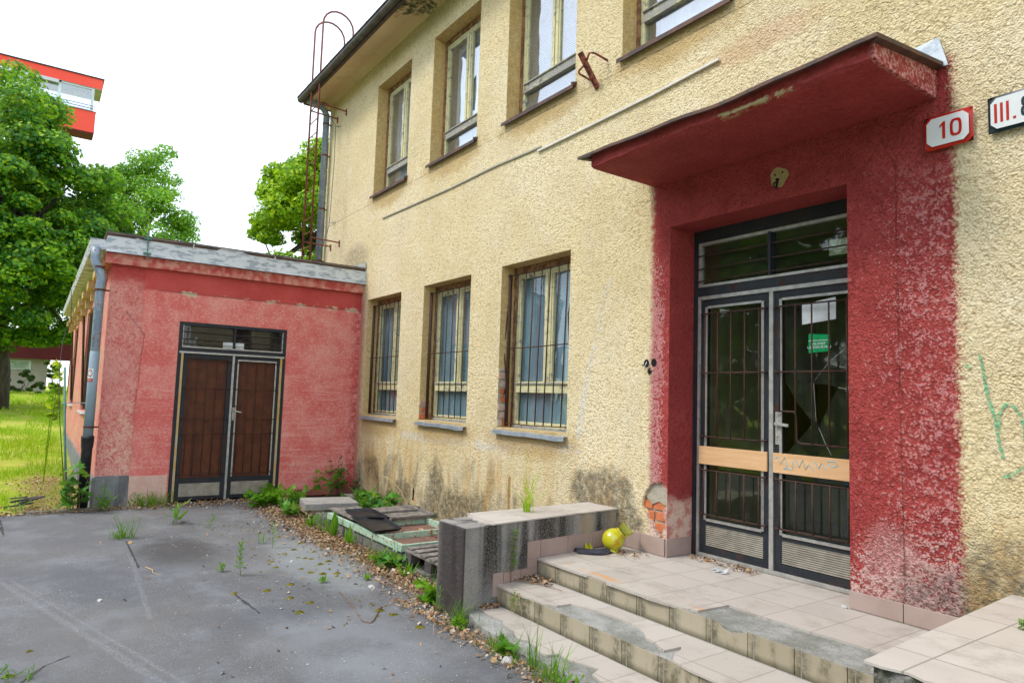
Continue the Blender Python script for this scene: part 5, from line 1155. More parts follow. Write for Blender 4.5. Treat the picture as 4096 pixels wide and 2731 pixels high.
# ================================================================ VASE, CLOTH, STONES
vs_ = thing('glass_jug', 'broken yellow glass jug with orange flowers on the landing', 'jug', (-4.5, -.30, .38))
ax = Vector((.52, .62, .58)).normalized(); 
ax = (rr*.78+uu*.62).normalized(); ax = Vector((ax.x, ax.y, ax.z))
c0 = Vector((-4.46, -.27, .385+.098)); JS = 1.2
a1 = ax.cross(Vector((0, 0, 1))).normalized(); a2 = ax.cross(a1)
prof = [(-.078, .004), (-.074, .03), (-.06, .055), (-.03, .077), (0, .083), (.03, .078), (.055, .064), (.07, .052), (.085, .046), (.12, .05), (.15, .058)]
prof = [(a_*JS, b_*JS) for a_, b_ in prof]
def lathe(mb, prof, m, n_=28, t0=0, t1=2*math.pi, rf=lambda k, j: True):
    for k, ((s0, r0_), (s1, r1_)) in enumerate(zip(prof, prof[1:])):
        for j in range(n_):
            if not rf(k, j): continue
            t, u = t0+(t1-t0)*j/n_, t0+(t1-t0)*(j+1)/n_
            mb.face([c0+ax*s0+(a1*math.cos(t)+a2*math.sin(t))*r0_, c0+ax*s0+(a1*math.cos(u)+a2*math.sin(u))*r0_, c0+ax*s1+(a1*math.cos(u)+a2*math.sin(u))*r1_, c0+ax*s1+(a1*math.cos(t)+a2*math.sin(t))*r1_], m)
gy = N('yellow_glass'); gy.fin(gy.mix(gy.ss(gy.noise(14, 3), .4, .6), (.50, .47, .01), (.44, .43, .01)), .12, None, 0, .6, Subsurface_Weight=.25, Coat_Weight=.6)
gc = N('clear_yellow_glass'); pb = gc.nd('BsdfGlass', {'Color': (.85, .85, .5, 1), 'Roughness': .02, 'IOR': 1.45}); gc.t.links.new(pb.outputs[0], gc.out.inputs[0])
m = MB(); lathe(m, prof[:9], 0); lathe(m, prof[8:], 0, rf=lambda k, j: 2 < j < 20); o = m.build('jug_body', gy.m, vs_, smooth=True); 
m = MB(); lathe(m, prof[8:], 0, rf=lambda k, j: not (2 < j < 20)); m.build('jug_neck', gc.m, vs_, smooth=True)
m = MB(); lathe(m, [(.068*JS, .0545*JS), (.072*JS, .053*JS), (.076*JS, .051*JS)], 0); m.build('gold_ring', simple('gilt', (.6, .35, .05), None, 5, .3, .6, bumps=0), vs_, smooth=True)
m = MB(); tocam = (CAM-c0).normalized(); right = rr
for (du, dv, s_) in ((.028, -.02, .02), (.01, -.045, .017), (.03, -.003, .013), (.045, -.03, .012)):
    for k in range(5):
        t = k*2*math.pi/5+.3; dd = right*math.cos(t)+uu*math.sin(t); base = right*du+uu*dv
        def S(v): q = (tocam*.083+v).normalized()*.0848*JS; return c0+q
        m.face([S(base), S(base+dd*s_*.6+dd.cross(tocam)*s_*.25), S(base+dd*s_), S(base+dd*s_*.6-dd.cross(tocam)*s_*.25)])
m.build('flower_decal', simple('orange_decal', (.62, .28, .01), None, 5, .4, bumps=0), vs_, recalc=False)
sh = MB(); 
for k in range(2):
    cx_, cy_ = (-4.38, -.30) if k == 0 else (-4.565, -.43); 
    for j in range(6):
        t, u = 2+.3*j, 2+.3*(j+1); sh.face([(cx_, cy_, .384), (cx_+.06*math.cos(t), cy_+.05*math.sin(t), .40+.025*(j % 3)), (cx_+.06*math.cos(u), cy_+.05*math.sin(u), .40+.025*((j+1) % 3))])
split_build(sh, 'glass_shard', gy.m, vs_, recalc=False)
cl = thing('dark_cloth', 'crumpled dark cloth beside the yellow glass jug', 'cloth', (-4.55, -.45, .38))
nx_, ny_ = 30, 14; V = []; F = []
for i in range(nx_):
    for j in range(ny_):
        u, v = i/(nx_-1), j/(ny_-1); w_ = .17*(math.sin(math.pi*min(1, u*.9+.08)))**.7
        x = -4.60+u*.10+v*w_*.95; y = -.60+u*.36-v*w_*.15
        z = .386+.038*math.sin(math.pi*v)*(.5+.5*abs(math.sin(v*9+u*7)))*(1-.5*u)+.012*max(0, mnoise.noise(Vector((u*9, v*6, 2))))
        V.append((x, y, z))
F = [(i*ny_+j, (i+1)*ny_+j, (i+1)*ny_+j+1, i*ny_+j+1) for i in range(nx_-1) for j in range(ny_-1)]
o = arr_mesh('fabric', V, F, 'cloth', cl, smooth=True); o.modifiers.new('solid', 'SOLIDIFY').thickness = .004
def rock(name, label, loc, s, seed, mat='stone'):
    import bmesh
    bm = bmesh.new(); bmesh.ops.create_icosphere(bm, subdivisions=2, radius=1)
    for v in bm.verts:
        n_ = mnoise.noise(v.co*1.3+Vector((seed, 0, 0))); v.co = v.co*(1+.35*n_); v.co = Vector((v.co.x*s[0], v.co.y*s[1], max(v.co.z, -.4)*s[2]))
    me = bpy.data.meshes.new(name); bm.to_mesh(me); bm.free(); o = link(name, me, mat); o.location = (loc[0], loc[1], loc[2]+.3*s[2]); return tag(o, label, 'stone')
rock('stone', 'pale angular stone lying on the asphalt by the steps', (-3.67, -1.93, .0), (.045, .04, .04), 3)
rock('stone', 'flat pale stone on the asphalt before the pallet', (-5.69, -1.99, 0), (.045, .03, .018), 5); rock('stone', 'small white pebble among moss spots on the asphalt', (-6.9, -2.32, 0), (.02, .015, .013), 8); rock('stone', 'grey stone at the foot of the right door pier', (-2.50, -.03, .38), (.025, .02, .018), 12)
rock('stone', 'pale stone in the leaf litter near the wooden pallet', (-5.95, -1.64, 0), (.03, .022, .02), 14)
rock('stone', 'grey stone lying alone on the open asphalt', (-6.34, -4.0, 0), (.03, .02, .015), 15)
# plastic wrapper at the threshold
pw = MB(); random.seed(4); P = [(-3.60+.13*i/6, .04+.10*math.sin(i*2.1)*.4, .39+.03*random.random()) for i in range(7)]
for i in range(6): pw.face([P[i], P[i+1], (P[i+1][0]+.02, P[i+1][1]-.06, .385+.02*random.random()), (P[i][0]+.01, P[i][1]-.06, .384)])
tag(pw.build('plastic_wrapper', simple('clear_plastic', (.62, .66, .68), None, 9, .25, bumps=.01), None, recalc=False), 'crumpled clear plastic wrapper on the threshold', 'litter')
def twig(label, pts, r, loc=None, mat='twig'):
    t = MB().tube(pts, [r*(1-.6*i/(len(pts)-1)) for i in range(len(pts))], 5).build('twig', mat); return tag(t, label, 'twig')
twig('curved dark twig lying on the asphalt', [(-5.13, -2.15, .012), (-5.0, -2.24, .012), (-4.86, -2.33, .012), (-4.80, -2.385, .012), (-4.86, -2.42, .012), (-5.2, -2.36, .01), (-5.4, -2.33, .01)], .006)
twig('pale bent stick on the open asphalt', [(-7.29, -3.57, .01), (-7.14, -3.53, .012), (-7.05, -3.54, .01), (-6.92, -3.5, .01)], .006, mat='straw')
twig('thin stick lying across the second step', [(-4.56, -1.28, .245), (-4.3, -1.15, .245), (-4.12, -1.12, .24)], .005)
tw = thing('dry_stalk', 'tall bent dry stalk leaning on the yellow wall', 'stalk', (-8.9, -.3, 0))
MB().tube([(-8.7, -.12, .1), (-8.85, -.2, .35), (-9.02, -.3, .5), (-9.2, -.35, .52)], .007, 5).tube([(-9.05, -.2, .2), (-9.15, -.15, .6), (-9.1, -.1, 1.2)], .004, 5).build('stem', 'straw', tw)

# ================================================================ LITTER, MOSS, GRASS (stuff)
def scatter_quads(pts, size, lift=.6):
    n_ = len(pts); P = np.asarray(pts); th = RN.uniform(0, 2*np.pi, n_); s = size*RN.uniform(.5, 1.3, n_)
    up = np.stack([RN.normal(0, lift, n_), RN.normal(0, lift, n_), np.ones(n_)], 1); up /= np.linalg.norm(up, axis=1, keepdims=True)
    a = np.stack([np.cos(th), np.sin(th), np.zeros(n_)], 1); a -= up*(a*up).sum(1, keepdims=True); a /= np.linalg.norm(a, axis=1, keepdims=True); b = np.cross(up, a)
    asp = RN.uniform(.25, .8, n_)[:, None]; s = s[:, None]
    V = np.stack([P-a*s, P-b*s*asp+up*s*.15, P+a*s, P+b*s*asp+up*s*.25], 1).reshape(-1, 3); F = np.arange(4*n_).reshape(-1, 4)
    return V, F
def litter_pts():
    L = []
    def band(n_, x0, x1, yc, sd_, z=.012, zs=.012):
        x = RN.uniform(x0, x1, n_); f = 1; y = (yc(x) if callable(yc) else yc)+RN.normal(0, sd_, n_); L.append(np.stack([x, y, z+np.abs(RN.normal(0, zs, n_))], 1))
    band(10500, -10.9, -5.0, lambda x: -1.60-.05*np.sin(x*3), .085, .01, .022); band(2600, -10.6, -5.0, lambda x: -1.72, .16, .01, .006); band(2200, -9.3, -7.0, lambda x: -1.66, .12, .01, .02)
    band(1600, -4.6, -1.5, lambda x: -1.90, .07, .01, .015); band(350, -5.2, -4.6, lambda x: -1.88, .09)
    n_ = 1500; y = RN.uniform(-3.3, -1.4, n_); L.append(np.stack([-11.02+np.abs(RN.normal(0, .22, n_)), y, .012+np.abs(RN.normal(0, .015, n_))], 1))
    n_ = 1300; y = RN.uniform(-6.2, -3.3, n_); L.append(np.stack([-10.86+RN.normal(0, .10, n_), y, .012+np.abs(RN.normal(0, .015, n_))], 1))
    n_ = 1500; L.append(np.stack([RN.uniform(-15, -11, n_), -4.35+RN.normal(0, .22, n_), .0+np.abs(RN.normal(0, .01, n_))], 1))
    n_ = 260; L.append(np.stack([-4.5+RN.normal(0, .10, n_), -1.12+RN.normal(0, .05, n_), .24+np.abs(RN.normal(0, .012, n_))], 1))
    n_ = 160; L.append(np.stack([RN.uniform(-4.0, -3.3, n_), .20+RN.normal(0, .05, n_), .388+np.abs(RN.normal(0, .006, n_))], 1))
    n_ = 90; L.append(np.stack([-4.35+RN.normal(0, .12, n_), -.25+RN.normal(0, .10, n_), .388+np.abs(RN.normal(0, .006, n_))], 1))
    n_ = 700; L.append(np.stack([RN.uniform(-10.9, -5.2, n_), RN.uniform(-1.3, -.05, n_), .02+np.abs(RN.normal(0, .015, n_))], 1))
    n_ = 260; L.append(np.stack([RN.uniform(-7.0, -5.7, n_), -.85+RN.normal(0, .12, n_), .178+np.abs(RN.normal(0, .012, n_))], 1))
    n_ = 160; L.append(np.stack([RN.uniform(-4.6, -4.45, n_), -1.55+RN.normal(0, .06, n_), .085+np.abs(RN.normal(0, .01, n_))], 1))
    n_ = 110; x = RN.uniform(-9.5, -3.6, n_); L.append(np.stack([x, -2.2-np.abs(RN.normal(0, .8, n_)), np.full(n_, .010)], 1))
    return np.concatenate(L)
P = litter_pts(); keep = ~((P[:, 0] > -4.93) & (P[:, 0] < -4.66) & (P[:, 1] > -1.76)) & (P[:, 1] < .3) & (P[:, 0] > -15)
P = P[keep]; V, F = scatter_quads(P, RN.uniform(.008, .024, len(P))); tag(arr_mesh('leaf_litter', V, F, 'litter'), 'brown dead leaves drifted along the kerb and walls', 'leaf litter', kind='stuff')
n_ = 1500; x = np.concatenate([RN.uniform(-10.8, -5.0, 1000), RN.uniform(-4.5, -2, 200), RN.uniform(-11, -10.7, 300)]); y = np.concatenate([-1.66+RN.normal(0, .10, 1000), -1.9+RN.normal(0, .06, 200), RN.uniform(-6, -3.2, 300)])
th = RN.uniform(0, np.pi, n_); l = RN.uniform(.03, .12, n_); d_ = np.stack([np.cos(th)*l, np.sin(th)*l, RN.normal(0, .012, n_)], 1); c_ = np.stack([x, y, np.full(n_, .03)], 1); w_ = np.stack([-np.sin(th), np.cos(th), np.zeros(n_)], 1)*.0018
V = np.stack([c_-d_, c_+d_, c_+d_+w_, c_-d_+w_], 1).reshape(-1, 3); tag(arr_mesh('dry_straw', V, np.arange(4*n_).reshape(-1, 4), 'straw'), 'thin dry straw strewn over the dead leaves', 'straw', kind='stuff')
# grit
n_ = 1100; x = RN.uniform(-10, -2.5, n_); y = -1.9-np.abs(RN.normal(0, 1.1, n_)); V, F = scatter_quads(np.stack([x, y, np.full(n_, .009)], 1), .006, .3); tag(arr_mesh('grit', V, F, simple('pale_grit', (.5, .5, .48), None, 5, bumps=0)), 'pale grit scattered over the asphalt', 'grit', kind='stuff')
# moss cushions
mp = [(-7.69, -1.96), (-8.27, -1.98), (-8.11, -2.09), (-8.08, -1.64), (-7.39, -1.84), (-7.2, -1.99), (-7.01, -1.78), (-6.91, -2.12), (-6.97, -2.16), (-7.26, -2.34), (-7.25, -2.28), (-6.94, -2.43), (-6.97, -2.49), (-6.89, -2.54), (-6.74, -2.52), (-6.57, -2.33), (-6.4, -2.3), (-6.3, -2.22), (-6.74, -2.0), (-6.09, -2.58), (-6.26, -2.09), (-6.1, -1.91), (-6.66, -2.11), (-7.03, -2.21), (-7.39, -2.15), (-6.04, -3.06), (-5.36, -4.45), (-4.97, -4.55), (-5.05, -2.2), (-4.9, -2.15), (-5.5, -2.6), (-5.3, -2.75), (-5.7, -2.7), (-6.0, -2.8), (-4.55, -2.1)]
for _ in range(75): mp.append((float(RN.uniform(-9.2, -4.8)), float(-2.0-abs(RN.normal(0, .45)))))
V = []; F = []
for k, (x, y) in enumerate(mp):
    r_ = float(RN.uniform(.012, .032)) if k < 35 else float(RN.uniform(.006, .014)); h_ = r_*.5; base = len(V); nr, nt = 3, 12
    V.append((x, y, .006+h_))
    for i in range(1, nr+1):
        for j in range(nt):
            t = 2*math.pi*j/nt; q = r_*i/nr*(1+.7*mnoise.noise(Vector((math.cos(t)*1.5+k, math.sin(t)*1.5, 0)))); V.append((x+q*math.cos(t)*1.0, y+q*math.sin(t)*1.25, .005+h_*(1-(i/nr)**2)))
    for j in range(nt): F.append((base, base+1+j, base+1+(j+1) % nt, base+1+(j+1) % nt))
    for i in range(nr-1):
        for j in range(nt): a = base+1+i*nt+j; b = base+1+i*nt+(j+1) % nt; F.append((a, b, b+nt, a+nt))
me = bpy.data.meshes.new('moss'); me.from_pydata(V, [], [tuple(dict.fromkeys(f)) for f in F]); me.polygons.foreach_set('use_smooth', [True]*len(me.polygons)); tag(link('moss', me, 'moss'), 'olive moss cushions dotted over the asphalt', 'moss', kind='stuff')

def blades(P, h, w, lean=.35, seg=3):
    n_ = len(P); P = np.asarray(P, float); h = h*RN.uniform(.5, 1.25, n_); th = RN.uniform(0, 2*np.pi, n_); ln = lean*RN.uniform(.2, 1.4, n_)
    d = np.stack([np.cos(th), np.sin(th), np.zeros(n_)], 1); side = np.stack([-np.sin(th+.5), np.cos(th+.5), np.zeros(n_)], 1); ws = w*RN.uniform(.6, 1.2, n_)
    rows = []
    for i in range(seg+1):
        t = i/seg; c = P+d*(h*ln*t*t)[:, None]+np.array([0, 0, 1])*(h*(t-.25*ln*t*t))[:, None]; ww = (ws*(1-t)**.7*.5+1e-4)[:, None]
        rows.append((c-side*ww, c+side*ww))
    V = np.stack([q for r in rows for q in r], 1); k = 2*(seg+1); V = V.reshape(-1, 3); base = (np.arange(n_)*k)[:, None]
    F = np.concatenate([base+np.array([2*i, 2*i+1, 2*i+3, 2*i+2]) for i in range(seg)], 0)
    return V, F
# lawn grass
def lawn_pts():
    L = []
    for n_, x0, x1, y0, y1 in ((9000, -15, -11.0, -6.2, -4.0), (16000, -24, -15, -8.0, -3.95), (16000, -42, -24, -11, -3.0)):
        x = RN.uniform(x0, x1, n_); y = RN.uniform(y0, y1, n_)
        k = np.array([mnoise.noise(Vector((a*.6, b*.9, 0))) for a, b in zip(x, y)]); path = (x > -15.5)&(np.abs(y+4.4) < .33); ok = (RN.uniform(0, 1, n_) < .45+1.2*k)&(~(path&(RN.uniform(0, 1, n_) < .85)))
        x, y = x[ok], y[ok]; z = np.array([lawn_z(a, b) for a, b in zip(x, y)]); L.append(np.stack([x, y, z], 1))
    return L
LP = lawn_pts(); VV = []; FF = []; off = 0
for P, h_, w_ in zip(LP, (.13, .15, .16), (.008, .018, .035)):
    V, F = blades(P, h_, w_, .6, 2); VV.append(V); FF.append(F+off); off += len(V)
tag(arr_mesh('grass', np.concatenate(VV), np.concatenate(FF), 'grassm'), 'long bright grass growing on the lawn', 'grass', kind='stuff')

# ================================================================ WEEDS
def leaf_shape(kind):
    if kind == 'oval': return [(0, 0), (.22, .25), (.28, .5), (.18, .8), (0, 1), (-.18, .8), (-.28, .5), (-.22, .25)]
    if kind == 'lobed': return [(0, 0), (.18, .02), (.48, -.12), (.40, .14), (.66, .30), (.40, .42), (.44, .68), (.18, .62), (0, 1), (-.18, .62), (-.44, .68), (-.40, .42), (-.66, .30), (-.40, .14), (-.48, -.12), (-.18, .02)]
    if kind == 'lance': return [(0, 0), (.09, .3), (.10, .6), (0, 1), (-.10, .6), (-.09, .3)]
    if kind == 'heart': return [(0, 0), (.25, -.08), (.48, .15), (.40, .5), (0, 1), (-.40, .5), (-.48, .15), (-.25, -.08)]
def put_leaf(mb, base, dirv, size, kind, droop=.3):
    d = Vector(dirv).normalized(); s_ = d.cross(Vector((0, 0, 1)))
    s_ = s_.normalized() if s_.length > .01 else Vector((1, 0, 0)); n_ = s_.cross(d); sh = leaf_shape(kind); h_ = len(sh)//2
    def Pt(u, v): return Vector(base)+s_*u*size+d*v*size-n_*(-abs(u)*.25-droop*v*v*-.5)*size*-1
    pts = [Pt(u, v) for u, v in sh]; ctr = Pt(0, .4)
    i = len(mb.v); mb.v += [tuple(p) for p in pts]+[tuple(ctr)]; c = i+len(pts)
    for k in range(len(pts)): mb.f.append((c, i+k, i+(k+1) % len(pts))); mb.mi.append(0)
def leafy(name, label, loc, h, nleaf, size, kind, spread=.1, mat='weed', stems=1, seed=1, cat='weed', group=None, lean=(0, 0)):
    random.seed(seed); t = thing(name, label, cat, loc, group or ('weeds growing in the yard' if name in ('weed', 'vine') else None)); L = MB(); S = MB(); loc = Vector(loc)
    for s_ in range(stems):
        a = random.random()*6.28; tip = Vector((math.cos(a)*spread+lean[0], math.sin(a)*spread+lean[1], h*random.uniform(.65, 1.1))); mid = tip*.5+Vector((random.uniform(-.02, .02), random.uniform(-.02, .02), h*.08)); b0 = Vector((random.uniform(-.03, .03), random.uniform(-.03, .03), 0))*stems*.5
        def C(u): return b0*(1-u)**2+(mid+b0)*2*u*(1-u)+(tip+b0)*u*u
        S.tube([loc+C(u/5) for u in range(6)], [.004*(1.3-u/6)*max(.6, min(h*2, 1.8)) for u in range(6)], 5)
        n_ = max(1, nleaf//stems)
        for k in range(n_):
            u = (.18 if h < 2 else .5)+(.82 if h < 2 else .5)*(k+random.random()*.5)/n_; an_ = a+k*2.4+random.uniform(-.4, .4); el = random.uniform(-.1, .6)+.5*(u > .85)
            put_leaf(L, loc+C(min(u, 1)), (math.cos(an_), math.sin(an_), el), size*1.3*random.uniform(.6, 1.15)*(1.1-.4*u), kind, .5)
    L.build('leaves', mat, t, recalc=False); S.build('stem', mat if mat != 'vine' else 'twig', t); return t
def tuft(name, label, loc, n_, h, w, spread, lean=.7, mat='weed', cat='grass tuft'):
    t = thing(name, label, cat, loc, 'grass tufts growing in the yard'); P = np.array(loc)+np.stack([RN.normal(0, spread, n_), RN.normal(0, spread, n_), np.zeros(n_)], 1); V, F = blades(P, h, w, lean, 5); arr_mesh('blades', V, F, mat, t); return t
def rosette(label, loc, n_, size, seed, kind='lance', up=.5):
    random.seed(seed); t = thing('weed', label, 'weed', loc, 'weeds growing in the yard'); L = MB()
    for k in range(n_):
        a = k*2.4; put_leaf(L, Vector(loc)+Vector((0, 0, .01)), (math.cos(a), math.sin(a), random.uniform(.1, up*2)), size*random.uniform(.7, 1.2), kind, .6)
    L.build('leaves', 'weed', t, recalc=False); return t
# on the low wall
tuft('grass_tuft', 'tall green grass tuft growing from the parapet tiles', (-4.88, -.92, .70), 30, .36, .008, .022, 1.0, 'grassm')
tuft('grass_tuft', 'very tall thin grass stalks rising from the parapet tuft', (-4.90, -.90, .70), 4, .72, .005, .01, .3, 'grassm')
vn = thing('climbing_seedling', 'small heart-leaved seedling climbing the stained parapet', 'weed', (-4.53, -1.33, .2)); random.seed(6); S = MB(); L = MB()
pts = [(-4.515, -1.325, .10), (-4.52, -1.32, .25), (-4.525, -1.315, .42), (-4.50, -1.31, .55), (-4.505, -1.30, .64)]; S.tube(pts, .0045, 5).build('stem', 'twig', vn)
for k in range(13):
    z = .36+k*.024; a = random.choice((-.9, .6, 2.4, -2.2))+random.uniform(-.3, .3); put_leaf(L, (-4.515, -1.315, z), (.5+.3*math.cos(a), math.sin(a), -.1), .055, 'heart', .4)
L.build('leaves', 'weed', vn, recalc=False)
hp = thing('hanging_weed', 'small drooping weed on the second step riser', 'weed', (-4.23, -1.44, .23)); random.seed(8); L = MB(); S = MB()
for k in range(6):
    a = random.uniform(-.05, .05); S.tube([(-4.23+a*.3, -1.45, .24), (-4.23+a, -1.475, .20), (-4.23+a*1.6, -1.47, .12-.02*k % .06)], .0018, 4)
for k in range(60): put_leaf(L, (-4.23+random.uniform(-.055, .055), -1.47-random.uniform(0, .02), random.uniform(.11, .27)), (random.uniform(-1, 1), -.6, random.uniform(-.4, .5)), .022, 'oval')
L.build('leaves', 'weed', hp, recalc=False); S.build('stem', 'straw', hp)
leafy('weed', 'leafy weed on top of the right-hand parapet', (-1.245, -.70, .70), .06, 22, .032, 'lobed', .03, 'weed', 4, 11)
# along the kerb and asphalt edge
tuft('grass_tuft', 'grass tuft at the near foot of the left parapet', (-4.42, -1.84, 0), 40, .24, .006, .04, .8); leafy('weed', 'broad-leaved weed at the near foot of the left parapet', (-4.40, -1.87, 0), .10, 10, .065, 'heart', .06, 'weed', 3, 21)
tuft('grass_tuft', 'grass growing against the bottom step edge', (-3.88, -1.86, 0), 50, .16, .008, .05, .8); leafy('weed', 'lobed weed against the bottom step edge', (-3.80, -1.86, 0), .13, 16, .07, 'lobed', .07, 'weed', 4, 22)
tuft('grass_tuft', 'tall upright grass blades beside the bottom step', (-3.50, -1.86, .0), 14, .30, .008, .02, .35); tuft('grass_tuft', 'broad grass blades at the bottom edge beside the steps', (-3.28, -1.88, 0), 40, .22, .011, .045, .6); leafy('weed', 'small weeds at the bottom of the steps near the frame edge', (-3.15, -1.90, 0), .12, 16, .05, 'oval', .06, 'weed', 4, 23)
tuft('grass_tuft', 'thin grass by the pale stone', (-3.62, -1.88, 0), 30, .14, .006, .05, .9)
leafy('weed', 'broad-leaved weed behind the left parapet', (-5.05, -1.76, 0), .16, 16, .10, 'lobed', .09, 'weed', 4, 24); leafy('weed', 'spindly weed at the outer corner of the left parapet', (-4.78, -1.84, 0), .20, 14, .05, 'lance', .03, 'weed', 2, 25)
tuft('grass_tuft', 'long curved grass by the parapet and pallet', (-5.15, -1.70, 0), 14, .35, .006, .04, 1.0)
rosette('bright weed clump at the asphalt edge before the pallet', (-5.80, -1.60, .01), 14, .15, 31, 'lance', .8); leafy('weed', 'lobed weed growing under the near end of the green gate', (-6.12, -1.62, 0), .20, 26, .11, 'lobed', .12, 'vine', 5, 32)
tuft('grass_tuft', 'grass under the green gate rail', (-6.42, -1.60, 0), 46, .22, .007, .07, 1.0); leafy('weed', 'weeds under the gate rail beside the grass', (-6.3, -1.57, 0), .16, 20, .09, 'lobed', .12, 'weed', 4, 33)
rosette('dock leaves against the kerb below the black trays', (-7.30, -1.57, .0), 9, .20, 34, 'lance', 1.3); rosette('upright spiky weed against the kerb left of the dock', (-7.72, -1.58, 0), 8, .27, 35, 'lance', 2.2)
leafy('weed', 'low weeds against the kerb under the planks', (-7.95, -1.60, 0), .14, 30, .08, 'lance', .14, 'weed', 6, 36); leafy('weed', 'tall bushy weed at the kerb end', (-8.25, -1.60, 0), .24, 40, .11, 'lance', .12, 'weed', 7, 37)
rosette('broad rosette weed at the foot of the kerb end', (-8.45, -1.62, 0), 12, .17, 38, 'lance', 1.0)
# ivy heap by the annex
for k, (x, y, h_, nl, sz, mt, lb) in enumerate(((-10.15, -1.62, .22, 60, .13, 'weed', 'vine heap right of the brown annex doors'), (-9.75, -1.42, .34, 70, .08, 'weed', 'fine-leaved weeds behind the rusty angle frame'), (-9.35, -1.56, .20, 46, .12, 'vine', 'dark vine leaves spilling over the rusty frame'), (-10.55, -1.50, .24, 50, .13, 'weed', 'broad leaves at the annex door threshold'),
        (-8.9, -.55, .22, 70, .13, 'vine', 'dark vine heap between slab and yellow wall'), (-8.45, -.62, .20, 60, .12, 'vine', 'vine leaves behind the wooden panel'), (-9.5, -.45, .26, 60, .13, 'vine', 'vine growth behind the concrete slab'), (-10.95, -.38, .62, 40, .09, 'vine', 'tall dry vine climbing the annex wall corner'),
        (-10.75, -.62, .45, 30, .09, 'weed', 'upper vine shoots against the red annex wall'), (-10.9, -.12, .45, 30, .09, 'vine', 'vine leaves in the corner where annex meets yellow wall'), (-8.15, -.22, .12, 26, .06, 'weed', 'small green weed clump at the foot of the yellow wall'), (-8.85, -1.1, .16, 30, .05, 'weed', 'small weeds sprouting along the slab edge'))):
    leafy('vine', lb, (x, y, .03), h_, nl, sz, 'lobed' if sz > .075 else 'oval', .22 if h_ < .5 else .16, mt, 9, 50+k, 'plant')
# open asphalt
tuft('grass_tuft', 'feathery weed tuft on the open asphalt before the annex', (-8.80, -3.63, 0), 60, .22, .008, .05, 1.1); leafy('weed', 'yellow-green weed in the middle of the feathery tuft', (-8.78, -3.60, 0), .26, 34, .06, 'lance', .09, 'weed', 5, 71)
leafy('weed', 'bright leafy weed before the annex door', (-9.47, -2.99, 0), .24, 18, .16, 'lance', .08, 'weed', 4, 72); leafy('weed', 'small forked weed on the asphalt right of the door weed', (-9.0, -2.69, 0), .15, 10, .07, 'lance', .08, 'weed', 2, 73)
leafy('weed', 'tall slender weed standing alone on the asphalt', (-6.59, -2.89, 0), .34, 26, .045, 'oval', .015, 'weed', 1, 74); leafy('weed', 'small seedling beside the tall slender weed', (-6.82, -2.98, 0), .10, 12, .04, 'oval', .02, 'weed', 2, 79)
leafy('weed', 'small upright weed left of the taller sprout', (-7.86, -2.36, 0), .12, 16, .055, 'lance', .03, 'weed', 3, 75); leafy('weed', 'taller sprout on a moss spot in the asphalt', (-7.57, -2.31, 0), .24, 20, .06, 'lance', .02, 'weed', 1, 76)
rosette('small rosette weed in the middle of the asphalt', (-6.02, -2.31, 0), 14, .07, 77, 'lance', 1.0); rosette('tiny pale rosette weed near the asphalt edge', (-5.93, -1.93, 0), 9, .05, 78, 'oval', .6)
leafy('weed', 'dry grassy clump at the lower left corner', (-4.90, -4.55, 0), .05, 40, .035, 'lance', .08, 'weed', 8, 80)
twig('dark little branch with leaves lying on the asphalt', [(-5.69, -2.29, .012), (-5.45, -2.32, .02), (-5.17, -2.35, .012)], .004)
# at the annex
tuft('grass_tuft', 'grass clump left of the brown annex doors', (-10.98, -3.05, 0), 170, .26, .008, .12, .8); leafy('weed', 'leafy weed left of the grass clump', (-10.9, -3.28, 0), .22, 26, .09, 'lance', .09, 'weed', 5, 81)
leafy('sycamore_seedling', 'sycamore seedling wrapped round the downpipe foot', (-10.86, -4.02, 0), .62, 30, .15, 'lobed', .14, 'vine', 6, 82, 'plant'); leafy('weed', 'weeds at the base of the grey plinth', (-10.85, -3.72, 0), .32, 34, .09, 'lance', .10, 'weed', 5, 83); leafy('weed', 'low leafy weed in front of the plinth corner', (-10.72, -3.62, 0), .20, 24, .12, 'lance', .12, 'weed', 5, 84)
leafy('weed', 'ferny weeds left of the downpipe foot', (-10.95, -4.18, 0), .20, 50, .06, 'lance', .16, 'weed', 8, 85); leafy('weed', 'single weed by the wood scraps', (-10.95, -4.60, 0), .18, 16, .11, 'lance', .08, 'weed', 3, 86)
leafy('sapling', 'bright yellow-green sapling beside the annex side wall', (-14.2, -4.30, 0), 2.6, 34, .15, 'lobed', .12, 'leafC', 2, 87, 'sapling')
wp = thing('wood_scraps', 'dark broken wood scraps in the grass edge', 'wood', (-11.5, -4.5, 0)); random.seed(9); m = MB()
for k in range(6): a = random.uniform(0, 3); c_ = Vector((-11.35+random.uniform(-.2, .2), -4.52+random.uniform(-.12, .12), .05+.03*k*.6)); m.bar(c_-Vector((math.cos(a), math.sin(a), .15))*.16, c_+Vector((math.cos(a), math.sin(a), .15))*.16, .06, .02)
split_build(m, 'scrap', 'plank2', wp, bevel=.002)
kb2 = MB(); kb2.box(-10.93, -10.84, -4.55, -3.62, -.05, .035); tag(kb2.build('edging_stone', 'kerb', None, bevel=.01), 'low grey edging stone at the asphalt edge by the plinth', 'kerb')

